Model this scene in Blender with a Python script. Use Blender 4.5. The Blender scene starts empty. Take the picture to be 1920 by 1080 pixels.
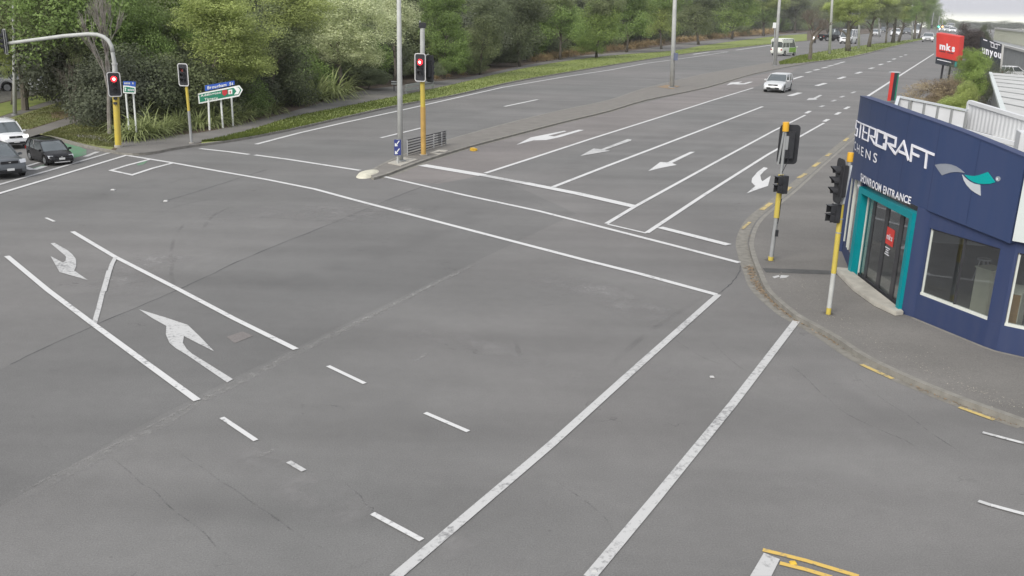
import bpy, bmesh, math, random
from mathutils import Vector, Matrix, noise
R = math.radians
scene = bpy.context.scene
COL = scene.collection
random.seed(7)

# ------------------------------------------------------------------ camera
CAMZ = 7.4
FPX = 1700.0                      # focal length in pixels of a 1920 px wide frame
PITCH, ROLL = R(16.894), R(-1.5)
cp, sp = math.cos(PITCH), math.sin(PITCH)
cr_, sr_ = math.cos(ROLL), math.sin(ROLL)
def _pit(d): return Vector((d[0], d[1]*cp + d[2]*sp, -d[1]*sp + d[2]*cp))
CR, CU, CF = _pit((cr_, 0, -sr_)), _pit((sr_, 0, cr_)), _pit((0, 1, 0))
CAMP = Vector((0, 0, CAMZ))
cd = bpy.data.cameras.new('camera')
cam = bpy.data.objects.new('camera', cd); COL.objects.link(cam)
cd.sensor_width = 36.0; cd.lens = 36.0*FPX/1920.0
cd.clip_start = 0.1; cd.clip_end = 9000
mw = Matrix.Identity(4)
for i in range(3):
    mw[i][0], mw[i][1], mw[i][2], mw[i][3] = CR[i], CU[i], -CF[i], CAMP[i]
cam.matrix_world = mw
scene.camera = cam

# ------------------------------------------------------------------ world, sun, exposure
SUN_EL, SUN_AZ = R(40), R(212)     # azimuth clockwise from +Y
w = bpy.data.worlds.new('World'); scene.world = w; w.use_nodes = True
nt = w.node_tree; N = nt.nodes; L = nt.links; N.clear()
out = N.new('ShaderNodeOutputWorld'); bg = N.new('ShaderNodeBackground')
sky = N.new('ShaderNodeTexSky'); sky.sky_type = 'NISHITA'; sky.sun_disc = False
sky.sun_elevation = SUN_EL; sky.sun_rotation = SUN_AZ; sky.altitude = 10; sky.dust_density = 3
hs = N.new('ShaderNodeHueSaturation'); hs.inputs['Saturation'].default_value = 0.45
L.new(sky.outputs[0], hs.inputs['Color'])
tc = N.new('ShaderNodeTexCoord'); sx = N.new('ShaderNodeSeparateXYZ'); L.new(tc.outputs['Generated'], sx.inputs[0])
rp = N.new('ShaderNodeValToRGB')
e = rp.color_ramp.elements
e[0].position = 0.0; e[0].color = (0.92, 0.92, 0.80, 1)
e[1].position = 1.0; e[1].color = (0.44, 0.455, 0.50, 1)
for p, c in ((0.006, (0.88, 0.88, 0.78, 1)), (0.0125, (0.42, 0.425, 0.465, 1)), (0.3, (0.46, 0.47, 0.50, 1))):
    q = rp.color_ramp.elements.new(p); q.color = c
mp = N.new('ShaderNodeMapping'); mp.inputs['Scale'].default_value = (2.5, 2.5, 16)
ns = N.new('ShaderNodeTexNoise'); ns.inputs['Scale'].default_value = 1.6; ns.inputs['Detail'].default_value = 5
L.new(tc.outputs['Generated'], mp.inputs[0]); L.new(mp.outputs[0], ns.inputs['Vector'])
ad = N.new('ShaderNodeMath'); ad.operation = 'MULTIPLY_ADD'; ad.inputs[1].default_value = 0.008
L.new(ns.outputs[0], ad.inputs[0]); L.new(sx.outputs['Z'], ad.inputs[2])
sb = N.new('ShaderNodeMath'); sb.operation = 'SUBTRACT'; sb.inputs[1].default_value = 0.004
L.new(ad.outputs[0], sb.inputs[0]); L.new(sb.outputs[0], rp.inputs[0])
sc_ = N.new('ShaderNodeVectorMath'); sc_.operation = 'SCALE'; sc_.inputs['Scale'].default_value = 7.2
L.new(rp.outputs[0], sc_.inputs[0])
mx = N.new('ShaderNodeMix'); mx.data_type = 'RGBA'; mx.inputs['Factor'].default_value = 0.9
L.new(hs.outputs[0], mx.inputs['A']); L.new(sc_.outputs[0], mx.inputs['B'])
L.new(mx.outputs['Result'], bg.inputs['Color']); bg.inputs['Strength'].default_value = 0.1
L.new(bg.outputs[0], out.inputs[0])
sl = bpy.data.lights.new('sun', 'SUN'); sl.energy = 1.3; sl.angle = R(36); sl.color = (1, 0.96, 0.9)
so = bpy.data.objects.new('sun', sl); COL.objects.link(so)
sd = Vector((math.sin(SUN_AZ)*math.cos(SUN_EL), math.cos(SUN_AZ)*math.cos(SUN_EL), math.sin(SUN_EL)))
so.rotation_euler = sd.to_track_quat('Z', 'Y').to_euler(); so.location = (0, 0, 60)
vs = scene.view_settings; vs.view_transform = 'Standard'; vs.look = 'None'; vs.gamma = 1; vs.use_curve_mapping = False
vs.exposure = 1.26
HAZE = 0.0002
scene.cycles.max_bounces = 5; scene.cycles.transparent_max_bounces = 12
scene.cycles.diffuse_bounces = 4
scene.cycles.caustics_reflective = False; scene.cycles.caustics_refractive = False
scene.cycles.use_adaptive_sampling = True
try: scene.cycles.use_denoising = True
except Exception: pass

# ------------------------------------------------------------------ place helpers: survey points read off the photograph
def ray(px, py):
    return CR*(px-960) + CU*(540-py) + CF*FPX
def G(px, py, z=0.0):
    r = ray(px, py); t = (CAMZ - z)/-r.z
    return Vector((r.x*t, r.y*t, z))
def V2(p): return (p[0], p[1])
def proj(P):
    d = Vector(P) - CAMP; f = d.dot(CF)
    return (960 + FPX*d.dot(CR)/f, 540 - FPX*d.dot(CU)/f)
def MPP(P):                                   # metres per photo pixel at P
    return (Vector(P)-CAMP).dot(CF)/FPX
def AT(P, px, py):                            # point seen at (px,py) as deep as P
    r = ray(px, py); t = (P[1]-0)/r.y
    return CAMP + r*t
def ZT(P, py):                                # height over P that shows at row py
    B = Vector((P[0], P[1], 0)) - CAMP; t = (540-py)/FPX
    return (t*B.dot(CF) - B.dot(CU))/(CU.z - t*CF.z)
DA = Vector((math.cos(R(64)), math.sin(R(64)), 0))

# ------------------------------------------------------------------ objects
def link(o, parent=None):
    COL.objects.link(o)
    if parent is not None: o.parent = parent
    return o
def tag(o, label=None, cat=None, group=None, kind=None):
    if label: o['label'] = label
    if cat: o['category'] = cat
    if group: o['group'] = group
    if kind: o['kind'] = kind
    return o
def thing(name, label, cat, loc=(0, 0, 0), rz=0.0, group=None, scale=1.0):
    o = bpy.data.objects.new(name, None); COL.objects.link(o)
    o.empty_display_size = 0.2
    o.location = loc; o.rotation_euler = (0, 0, rz)
    if scale != 1.0: o.scale = (scale,)*3
    return tag(o, label, cat, group)
class MB:
    def __init__(s): s.v = []; s.f = []; s.m = []; s.k = 0
    def add(s, vs, fs):
        b = len(s.v); s.v += [tuple(x) for x in vs]
        for f in fs: s.f.append(tuple(b+i for i in f)); s.m.append(s.k)
        return s
    def box(s, c, d, rz=0.0, rot=None):
        M = rot if rot is not None else Matrix.Rotation(rz, 3, 'Z')
        vs = []
        for x in (-.5, .5):
            for y in (-.5, .5):
                for z in (-.5, .5):
                    vs.append(Vector(c) + M @ Vector((x*d[0], y*d[1], z*d[2])))
        return s.add(vs, [(0, 1, 3, 2), (4, 6, 7, 5), (0, 4, 5, 1), (2, 3, 7, 6), (0, 2, 6, 4), (1, 5, 7, 3)])
    def bar(s, p, q, wx, wz=None):
        p, q = Vector(p), Vector(q); d = q-p; wz = wz or wx
        M = d.to_track_quat('X', 'Z').to_matrix()
        return s.box((p+q)/2, (d.length, wx, wz), rot=M)
    def tube(s, p, q, r, r2=None, n=10, caps=True):
        p, q = Vector(p), Vector(q); r2 = r if r2 is None else r2
        M = (q-p).to_track_quat('Z', 'Y').to_matrix(); vs = []
        for k in range(n):
            a = 2*math.pi*k/n; c = M @ Vector((math.cos(a), math.sin(a), 0))
            vs += [p+c*r, q+c*r2]
        fs = [(2*k, 2*((k+1) % n), 2*((k+1) % n)+1, 2*k+1) for k in range(n)]
        if caps: fs += [tuple(2*k for k in range(n-1, -1, -1)), tuple(2*k+1 for k in range(n))]
        return s.add(vs, fs)
    def chain(s, pts, rs, n=8):
        pts = [Vector(p) for p in pts]; vs = []; m = len(pts)
        up = Vector((0, 0, 1))
        for i, p in enumerate(pts):
            d = (pts[min(i+1, m-1)] - pts[max(i-1, 0)]).normalized()
            M = d.to_track_quat('Z', 'Y').to_matrix()
            if i == 0: ref = M @ Vector((1, 0, 0))
            a1 = (ref - d*ref.dot(d)).normalized(); a2 = d.cross(a1); ref = a1
            for k in range(n):
                a = 2*math.pi*k/n; vs.append(p + (a1*math.cos(a) + a2*math.sin(a))*rs[i])
        fs = []
        for i in range(m-1):
            for k in range(n):
                k2 = (k+1) % n; fs.append((i*n+k, i*n+k2, (i+1)*n+k2, (i+1)*n+k))
        fs += [tuple(range(n-1, -1, -1)), tuple((m-1)*n+k for k in range(n))]
        return s.add(vs, fs)
    def prism(s, poly, z0, z1):
        n = len(poly)
        area = sum(poly[i][0]*poly[(i+1) % n][1] - poly[(i+1) % n][0]*poly[i][1] for i in range(n))
        if area < 0: poly = poly[::-1]
        vs = [(p[0], p[1], z0) for p in poly] + [(p[0], p[1], z1) for p in poly]
        fs = [(i, (i+1) % n, n+(i+1) % n, n+i) for i in range(n)]
        return s.add(vs, fs + [tuple(range(n, 2*n)), tuple(range(n-1, -1, -1))])
    def sheet(s, poly, z):
        n = len(poly)
        area = sum(poly[i][0]*poly[(i+1) % n][1] - poly[(i+1) % n][0]*poly[i][1] for i in range(n))
        if area < 0: poly = poly[::-1]
        return s.add([(p[0], p[1], z) for p in poly], [tuple(range(n))])
    def ribbon(s, pts, ws, z, h=0.0, side=0.0):
        """flat band along pts (xy); h>0 gives it a thickness below z; side shifts it sideways"""
        pts = [Vector((p[0], p[1])) for p in pts]; m = len(pts); Lp = []; Rp = []
        for i, p in enumerate(pts):
            a = (p-pts[i-1]).normalized() if i else None
            b = (pts[i+1]-p).normalized() if i < m-1 else None
            d = (a+b).normalized() if a is not None and b is not None else (a if b is None else b)
            nrm = Vector((-d.y, d.x)); k = 1.0
            if a is not None and b is not None: k = 1/max(.5, nrm.dot(Vector((-a.y, a.x))))
            wd = ws[i] if isinstance(ws, (list, tuple)) else ws
            Lp.append(p + nrm*(wd/2+side)*k); Rp.append(p + nrm*(-wd/2+side)*k)
        if h == 0:
            vs = [(q.x, q.y, z) for q in Lp] + [(q.x, q.y, z) for q in Rp]
            return s.add(vs, [(i, m+i, m+i+1, i+1) for i in range(m-1)])
        vs = [(q.x, q.y, z) for q in Lp] + [(q.x, q.y, z) for q in Rp] + [(q.x, q.y, z-h) for q in Lp] + [(q.x, q.y, z-h) for q in Rp]
        fs = []
        for i in range(m-1):
            fs += [(i, m+i, m+i+1, i+1), (2*m+i, i, i+1, 2*m+i+1), (m+i, 3*m+i, 3*m+i+1, m+i+1)]
        fs += [(0, 2*m, 3*m, m), (m-1, 2*m-1, 4*m-1, 3*m-1)]
        return s.add(vs, fs)
    def mesh(s, name, mats, smooth=False):
        me = bpy.data.meshes.new(name); me.from_pydata(s.v, [], s.f)
        for m_ in (mats if isinstance(mats, (list, tuple)) else [mats]): me.materials.append(m_)
        if any(s.m): me.polygons.foreach_set('material_index', s.m)
        if smooth: me.polygons.foreach_set('use_smooth', [True]*len(me.polygons))
        me.update(); return me
    def build(s, name, mats, parent=None, smooth=False, bevel=0.0, auto=False):
        me = s.mesh(name, mats, smooth)
        if bevel > 0:
            bm = bmesh.new(); bm.from_mesh(me)
            eg = [e_ for e_ in bm.edges if len(e_.link_faces) == 2 and e_.calc_face_angle(0) > 0.5]
            bmesh.ops.bevel(bm, geom=eg, offset=bevel, segments=2, affect='EDGES', clamp_overlap=True)
            bm.to_mesh(me); bm.free()
        o = bpy.data.objects.new(name, me)
        if smooth and auto:
            try: me.set_sharp_from_angle(angle=R(40))
            except Exception: pass
        return link(o, parent)
def copy_tree(o, parent=None, label=None):
    c = o.copy(); COL.objects.link(c)
    if parent is not None: c.parent = parent
    if label: c['label'] = label
    for ch in list(o.children): copy_tree(ch, c)
    return c

# ------------------------------------------------------------------ materials
def mat(name, col, rough=.75, var=.12, scale=3.0, metal=0.0, spec=.3, bump=0.0, bscale=30.0, emit=0.0, col2=None, detail=4, stretch=None):
    m = bpy.data.materials.new(name); m.use_nodes = True
    nt = m.node_tree; N, L = nt.nodes, nt.links; b = N['Principled BSDF']
    b.inputs['Roughness'].default_value = rough; b.inputs['Metallic'].default_value = metal
    b.inputs['Specular IOR Level'].default_value = spec
    tc = N.new('ShaderNodeTexCoord'); src = tc.outputs['Object']
    if stretch:
        mp = N.new('ShaderNodeMapping'); mp.inputs['Scale'].default_value = stretch; L.new(src, mp.inputs[0]); src = mp.outputs[0]
    n = N.new('ShaderNodeTexNoise'); n.inputs['Scale'].default_value = scale; n.inputs['Detail'].default_value = detail
    L.new(src, n.inputs['Vector'])
    mx = N.new('ShaderNodeMix'); mx.data_type = 'RGBA'
    c2 = col2 or tuple(c*(1-var) for c in col); c1 = col if col2 else tuple(min(1, c*(1+var)) for c in col)
    mx.inputs['A'].default_value = (*c1, 1); mx.inputs['B'].default_value = (*c2, 1)
    mr = N.new('ShaderNodeMapRange'); mr.inputs['From Min'].default_value = .3; mr.inputs['From Max'].default_value = .7
    L.new(n.outputs[0], mr.inputs[0]); L.new(mr.outputs[0], mx.inputs['Factor'])
    L.new(mx.outputs['Result'], b.inputs['Base Color'])
    if bump > 0:
        n2 = N.new('ShaderNodeTexNoise'); n2.inputs['Scale'].default_value = bscale; L.new(tc.outputs['Object'], n2.inputs['Vector'])
        bp = N.new('ShaderNodeBump'); bp.inputs['Strength'].default_value = bump; bp.inputs['Distance'].default_value = .02
        L.new(n2.outputs[0], bp.inputs['Height']); L.new(bp.outputs[0], b.inputs['Normal'])
    if emit > 0:
        b.inputs['Emission Color'].default_value = (*col, 1); b.inputs['Emission Strength'].default_value = emit
    return m
def leafmat(name, c1, c2, scale=.5):
    m = bpy.data.materials.new(name); m.use_nodes = True
    nt = m.node_tree; N, L = nt.nodes, nt.links; b = N['Principled BSDF']; o = N['Material Output']
    b.inputs['Roughness'].default_value = .7; b.inputs['Specular IOR Level'].default_value = .2
    gi = N.new('ShaderNodeNewGeometry'); tc = N.new('ShaderNodeTexCoord')
    n = N.new('ShaderNodeTexNoise'); n.inputs['Scale'].default_value = 1.6; n.inputs['Detail'].default_value = 6; n.inputs['Roughness'].default_value = .75
    L.new(tc.outputs['Object'], n.inputs['Vector'])
    oi = N.new('ShaderNodeObjectInfo')
    a = N.new('ShaderNodeMath'); a.operation = 'MULTIPLY_ADD'; a.inputs[1].default_value = .5; L.new(gi.outputs['Random Per Island'], a.inputs[0]); 
    mr = N.new('ShaderNodeMapRange'); mr.inputs['From Min'].default_value = .35; mr.inputs['From Max'].default_value = .65
    mr.inputs['To Min'].default_value = -.05; mr.inputs['To Max'].default_value = .6
    L.new(n.outputs[0], mr.inputs[0]); L.new(mr.outputs[0], a.inputs[2])
    mx = N.new('ShaderNodeMix'); mx.data_type = 'RGBA'; mx.inputs['A'].default_value = (*c1, 1); mx.inputs['B'].default_value = (*c2, 1)
    L.new(a.outputs[0], mx.inputs['Factor'])
    hs = N.new('ShaderNodeHueSaturation'); L.new(mx.outputs['Result'], hs.inputs['Color'])
    v = N.new('ShaderNodeMapRange'); v.inputs['To Min'].default_value = .82; v.inputs['To Max'].default_value = 1.18
    L.new(oi.outputs['Random'], v.inputs[0]); L.new(v.outputs[0], hs.inputs['Value'])
    L.new(hs.outputs[0], b.inputs['Base Color'])
    tr = N.new('ShaderNodeBsdfTranslucent'); L.new(hs.outputs[0], tr.inputs[0])
    ms = N.new('ShaderNodeMixShader'); ms.inputs[0].default_value = .38
    L.new(b.outputs[0], ms.inputs[1]); L.new(tr.outputs[0], ms.inputs[2]); L.new(ms.outputs[0], o.inputs[0])
    return m

def road_material(name, base, base2, wet=1.0, crack=True):
    m = bpy.data.materials.new(name); m.use_nodes = True
    nt = m.node_tree; N, L = nt.nodes, nt.links; b = N['Principled BSDF']
    b.inputs['Roughness'].default_value = .85; b.inputs['Specular IOR Level'].default_value = .25
    tc = N.new('ShaderNodeTexCoord')
    def noise_(scale, detail=4, rz=0, sc=(1, 1, 1), rough=.5):
        mp = N.new('ShaderNodeMapping'); mp.inputs['Rotation'].default_value = (0, 0, rz); mp.inputs['Scale'].default_value = sc
        L.new(tc.outputs['Object'], mp.inputs[0])
        n = N.new('ShaderNodeTexNoise'); n.inputs['Scale'].default_value = scale; n.inputs['Detail'].default_value = detail; n.inputs['Roughness'].default_value = rough
        L.new(mp.outputs[0], n.inputs['Vector']); return n.outputs[0]
    def rng(src, a, b_, c, d):
        r = N.new('ShaderNodeMapRange'); r.inputs['From Min'].default_value = a; r.inputs['From Max'].default_value = b_
        r.inputs['To Min'].default_value = c; r.inputs['To Max'].default_value = d; L.new(src, r.inputs[0]); return r.outputs[0]
    def mul(a, b_):
        q = N.new('ShaderNodeMath'); q.operation = 'MULTIPLY'; L.new(a, q.inputs[0]); L.new(b_, q.inputs[1]); return q.outputs[0]
    big = noise_(.045, 3)
    mx = N.new('ShaderNodeMix'); mx.data_type = 'RGBA'; mx.inputs['A'].default_value = (*base, 1); mx.inputs['B'].default_value = (*base2, 1)
    L.new(rng(big, .38, .62, 0, 1), mx.inputs['Factor'])
    f = rng(noise_(.5, 4, R(-64), (.12, 1, 1)), .3, .7, .91, 1.09)           # lanes worn along the main road
    f = mul(f, rng(noise_(.6, 4, R(40), (.14, 1, 1)), .3, .7, .95, 1.05))     # and along the cross street
    f = mul(f, rng(noise_(.22, 5, 0, (1, 1, 1), .6), .3, .7, .91, 1.09))
    f = mul(f, rng(noise_(3.2, 6, 0, (1, 1, 1), .7), .3, .7, .955, 1.045))
    f = mul(f, rng(noise_(38, 3, 0, (1, 1, 1), .8), .25, .75, .72, 1.28))      # chip texture
    if crack:
        vo = N.new('ShaderNodeTexVoronoi'); vo.feature = 'DISTANCE_TO_EDGE'; vo.inputs['Scale'].default_value = .55
        mp = N.new('ShaderNodeMapping'); mp.inputs['Rotation'].default_value = (0, 0, R(35)); mp.inputs['Scale'].default_value = (.35, 1.2, 1)
        nw = N.new('ShaderNodeTexNoise'); nw.inputs['Scale'].default_value = 2.5; nw.inputs['Detail'].default_value = 5
        va = N.new('ShaderNodeVectorMath'); va.operation = 'ADD'
        L.new(tc.outputs['Object'], nw.inputs['Vector']); L.new(nw.outputs['Color'], va.inputs[0]); L.new(tc.outputs['Object'], va.inputs[1])
        L.new(va.outputs[0], mp.inputs[0]); L.new(mp.outputs[0], vo.inputs['Vector'])
        line = rng(vo.outputs['Distance'], 0, .012, 1, 0)
        msk = rng(noise_(.35, 2), .56, .66, 0, 1)
        brk = rng(noise_(2.2, 3), .48, .6, 0, 1)
        k = mul(mul(line, msk), brk); f = mul(f, rng(k, 0, 1, 1, .62))
        vd = N.new('ShaderNodeTexVoronoi'); vd.inputs['Scale'].default_value = 1.3                # dark tar drips and chewing-gum spots
        L.new(tc.outputs['Object'], vd.inputs['Vector'])
        spot = rng(vd.outputs['Distance'], .02, .045, 1, 0)
        sel = N.new('ShaderNodeSeparateColor'); L.new(vd.outputs['Color'], sel.inputs[0])
        f = mul(f, rng(mul(spot, rng(sel.outputs[0], .72, .74, 0, 1)), 0, 1, 1, .75))
    hsv = N.new('ShaderNodeHueSaturation'); L.new(mx.outputs['Result'], hsv.inputs['Color']); L.new(f, hsv.inputs['Value'])
    L.new(hsv.outputs[0], b.inputs['Base Color'])
    bp = N.new('ShaderNodeBump'); bp.inputs['Strength'].default_value = .25; bp.inputs['Distance'].default_value = .01
    L.new(noise_(60, 3), bp.inputs['Height']); L.new(bp.outputs[0], b.inputs['Normal'])
    return m
def paint_material(name, col, under, wear=.5, alpha=False):
    """road paint worn through to the asphalt in places"""
    m = bpy.data.materials.new(name); m.use_nodes = True
    nt = m.node_tree; N, L = nt.nodes, nt.links; b = N['Principled BSDF']
    b.inputs['Roughness'].default_value = .7
    tc = N.new('ShaderNodeTexCoord')
    n = N.new('ShaderNodeTexNoise'); n.inputs['Scale'].default_value = 9; n.inputs['Detail'].default_value = 8; n.inputs['Roughness'].default_value = .75
    n2 = N.new('ShaderNodeTexNoise'); n2.inputs['Scale'].default_value = .8; n2.inputs['Detail'].default_value = 3
    L.new(tc.outputs['Object'], n.inputs['Vector']); L.new(tc.outputs['Object'], n2.inputs['Vector'])
    a = N.new('ShaderNodeMath'); a.operation = 'MULTIPLY_ADD'; a.inputs[1].default_value = .45; L.new(n2.outputs[0], a.inputs[0]); L.new(n.outputs[0], a.inputs[2])
    r = N.new('ShaderNodeMapRange'); r.inputs['From Min'].default_value = 1.02-wear*.5; r.inputs['From Max'].default_value = 1.16-wear*.5
    L.new(a.outputs[0], r.inputs[0])
    mx = N.new('ShaderNodeMix'); mx.data_type = 'RGBA'; mx.inputs['A'].default_value = (*col, 1); mx.inputs['B'].default_value = (*under, 1)
    L.new(r.outputs[0], mx.inputs['Factor']); L.new(mx.outputs['Result'], b.inputs['Base Color'])
    return m
def stain_material(name, col, amount, scale=3.0, stretch=(1, 1, 1)):
    """thin film (tyre rubber, dust, sealant) that lets the asphalt show through"""
    m = bpy.data.materials.new(name); m.use_nodes = True
    nt = m.node_tree; N, L = nt.nodes, nt.links; b = N['Principled BSDF']; o = N['Material Output']
    b.inputs['Base Color'].default_value = (*col, 1); b.inputs['Roughness'].default_value = .85
    tc = N.new('ShaderNodeTexCoord'); n = N.new('ShaderNodeTexNoise'); n.inputs['Scale'].default_value = scale; n.inputs['Detail'].default_value = 6; n.inputs['Roughness'].default_value = .7
    mp = N.new('ShaderNodeMapping'); mp.inputs['Scale'].default_value = stretch
    L.new(tc.outputs['Object'], mp.inputs[0]); L.new(mp.outputs[0], n.inputs['Vector'])
    r = N.new('ShaderNodeMapRange'); r.inputs['From Min'].default_value = .42; r.inputs['From Max'].default_value = .66; r.inputs['To Max'].default_value = amount
    L.new(n.outputs[0], r.inputs[0])
    at = N.new('ShaderNodeAttribute'); at.attribute_name = 'fade'
    q = N.new('ShaderNodeMath'); q.operation = 'MULTIPLY'; L.new(r.outputs[0], q.inputs[0]); L.new(at.outputs['Fac'], q.inputs[1])
    t = N.new('ShaderNodeBsdfTransparent'); ms = N.new('ShaderNodeMixShader')
    L.new(q.outputs[0], ms.inputs[0]); L.new(t.outputs[0], ms.inputs[1]); L.new(b.outputs[0], ms.inputs[2]); L.new(ms.outputs[0], o.inputs[0])
    return m
def glassmat(name, tint, refl=.08, trans=.8):
    m = bpy.data.materials.new(name); m.use_nodes = True
    nt = m.node_tree; N, L = nt.nodes, nt.links; N.remove(N['Principled BSDF']); o = N['Material Output']
    g = N.new('ShaderNodeBsdfGlossy'); g.inputs['Roughness'].default_value = .04; g.inputs['Color'].default_value = (.9, .92, .95, 1)
    t = N.new('ShaderNodeBsdfTransparent'); t.inputs['Color'].default_value = (*tint, 1)
    fr = N.new('ShaderNodeFresnel'); fr.inputs['IOR'].default_value = 1.5
    a = N.new('ShaderNodeMath'); a.operation = 'ADD'; a.inputs[1].default_value = refl; a.use_clamp = True; L.new(fr.outputs[0], a.inputs[0])
    ge = N.new('ShaderNodeNewGeometry'); iv = N.new('ShaderNodeMath'); iv.operation = 'SUBTRACT'; iv.inputs[0].default_value = 1; L.new(ge.outputs['Backfacing'], iv.inputs[1])
    mu = N.new('ShaderNodeMath'); mu.operation = 'MULTIPLY'; L.new(a.outputs[0], mu.inputs[0]); L.new(iv.outputs[0], mu.inputs[1])
    ms = N.new('ShaderNodeMixShader'); L.new(mu.outputs[0], ms.inputs[0]); L.new(t.outputs[0], ms.inputs[1]); L.new(g.outputs[0], ms.inputs[2])
    L.new(ms.outputs[0], o.inputs[0]); return m

ASPH = (.161, .160, .155); ASPH2 = (.184, .178, .172)
MAT = dict(
    road=road_material('asphalt', ASPH, ASPH2),
    road_dark=road_material('asphalt_dark', (.148, .147, .143), (.163, .160, .155)),
    road_warm=road_material('asphalt_warm', (.205, .190, .182), (.195, .182, .174), crack=False),
    path=road_material('footpath_asphalt', (.165, .160, .151), (.188, .178, .164), crack=False),
    median=mat('median_surface', (.195, .184, .167), .9, .08, 1.2, bump=.2),
    kerb=mat('kerb_concrete', (.235, .225, .20), .85, .18, 4, bump=.3, detail=8),
    channel=mat('channel_concrete', (.215, .205, .18), .85, .2, 5, detail=8),
    white=paint_material('white_road_paint', (.60, .60, .59), (.22, .22, .22), .46),
    white_worn=paint_material('worn_white_road_paint', (.50, .50, .49), (.23, .23, .228), .55),
    yellow=paint_material('yellow_road_paint', (.62, .42, .10), (.2, .19, .16), .55),
    yellow_worn=paint_material('worn_yellow_road_paint', (.54, .41, .15), (.2, .19, .16), .60),
    green=paint_material('green_road_paint', (.10, .24, .13), (.16, .18, .16), .6),
    grass=mat('grass', (.16, .215, .05), .9, .3, 1.2, col2=(.26, .29, .09), detail=8, bump=.4, bscale=14),
    grass_dry=mat('dry_grass', (.16, .20, .06), .9, .3, .9, col2=(.26, .25, .12), detail=8, bump=.4, bscale=14),
    soil=mat('mulch', (.075, .06, .045), .95, .3, 2, col2=(.16, .12, .09), detail=8, bump=.6, bscale=10),
    ground=mat('ground', (.09, .09, .06), .95, .3, .05),
    conc=mat('concrete', (.42, .40, .35), .85, .15, 3, bump=.2),
    galv=mat('galvanised_steel', (.36, .37, .37), .5, .1, 3, metal=.3),
    pole_grey=mat('grey_pole_paint', (.46, .47, .45), .55, .12, 2),
    pole_yellow=mat('yellow_pole_paint', (.60, .47, .07), .55, .15, 2.5, col2=(.50, .40, .10)),
    pole_ochre=mat('ochre_pole_paint', (.52, .33, .10), .55, .15, 2.5),
    orange=mat('orange_cap', (.72, .40, .04), .5, .1, 4),
    black=mat('black_signal_housing', (.035, .036, .04), .5, .15, 6),
    dark=mat('dark_lens', (.03, .03, .032), .25, .1, 6, spec=.5),
    border=mat('white_reflective_border', (.58, .58, .58), .5, .05, 6),
    redlamp=mat('lit_red_lamp', (1.0, .02, .03), .4, .0, 6, emit=1.6),
    redcore=mat('lit_red_lamp_core', (1.0, .45, .42), .4, .0, 6, emit=2.0),
    redglow=mat('red_inside_of_visor', (.35, .03, .03), .4, .1, 6),
    reddull=mat('dull_red_lamp', (.45, .10, .08), .4, .1, 6),
    blue=mat('blue_sign', (.035, .10, .42), .5, .06, 3),
    gsign=mat('green_sign', (.02, .20, .12), .5, .06, 3),
    signwhite=mat('sign_white', (.78, .80, .78), .5, .04, 3),
    shield=mat('shield_red', (.45, .04, .05), .5, .06, 3),
    navy=mat('navy_paint', (.034, .056, .132), .5, .05, 1.6, col2=(.043, .062, .136), detail=8, stretch=(2.5, 2.5, .35)),
    navyj=mat('navy_joint', (.022, .034, .085), .6, .05, 3),
    navy2=mat('navy_wall_paint', (.031, .048, .118), .6, .08, 1.8, col2=(.044, .059, .125), detail=8, stretch=(2.5, 2.5, .4)),
    teal=mat('teal_paint', (.0, .235, .27), .45, .06, 2),
    tealprint=mat('teal_print', (.0, .34, .33), .45, .04, 2),
    greyprint=mat('grey_print', (.25, .27, .31), .5, .05, 2),
    lightprint=mat('light_grey_print', (.50, .53, .55), .5, .05, 2),
    letter=mat('white_letter', (.80, .80, .84), .45, .03, 2),
    whitewall=mat('white_cladding', (.62, .63, .64), .5, .06, 1.2),
    greenwhite=mat('pale_cladding', (.58, .62, .60), .5, .06, 1.2),
    roofm=mat('pale_metal_roof', (.50, .50, .48), .5, .10, .6),
    greym=mat('grey_cladding', (.27, .28, .28), .6, .08, .7),
    floor=mat('showroom_floor', (.27, .27, .265), .5, .1, 1),
    wood=mat('pale_timber', (.42, .27, .12), .5, .15, 2),
    cream=mat('cream_cabinet', (.62, .62, .50), .5, .05, 2),
    glass=glassmat('window_glass', (.84, .86, .86), .13),
    clear=glassmat('added_rooflight_sheet', (.85, .87, .87), .05),
    winframe=mat('window_frame_white', (.66, .68, .62), .5, .05, 2),
    alu=mat('dark_aluminium', (.05, .05, .055), .4, .1, 4),
    red=mat('red_sign', (.62, .055, .045), .5, .06, 1),
    signdark=mat('dark_sign', (.035, .04, .05), .5, .08, 1),
    tyre=mat('tyre_rubber', (.02, .02, .02), .8, .1, 6),
    rim=mat('alloy_rim', (.35, .36, .37), .35, .1, 6, metal=.6),
    carglass=mat('car_window_glass', (.17, .19, .195), .10, .1, 1, metal=.65, spec=.8),
    trim=mat('black_plastic_trim', (.02, .02, .022), .6, .1, 5),
    plate=mat('number_plate', (.70, .71, .70), .5, .04, 5),
    chrome=mat('chrome_trim', (.7, .7, .7), .2, .05, 5, metal=.8),
    lamp=mat('car_headlight', (.55, .57, .6), .15, .05, 5, spec=.8),
    lamp_on=mat('lit_car_headlight', (1, .97, .9), .3, .0, 5, emit=1.3),
    tail=mat('tail_light', (.35, .02, .02), .2, .05, 5),
    bark=mat('bark', (.10, .085, .065), .9, .3, 2, col2=(.16, .145, .12), bump=.5, bscale=12),
    bark_pale=mat('pale_bark', (.33, .31, .28), .9, .25, 2, col2=(.15, .13, .11), bump=.5, bscale=12),
    twig=mat('brown_twigs', (.17, .13, .10), .9, .3, 1, col2=(.12, .10, .08)),
    litter=mat('fallen_petals', (.42, .39, .33), .9, .3, 9),
    debris=mat('leaf_debris', (.27, .20, .13), .95, .4, 9, bump=.5),
)
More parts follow.
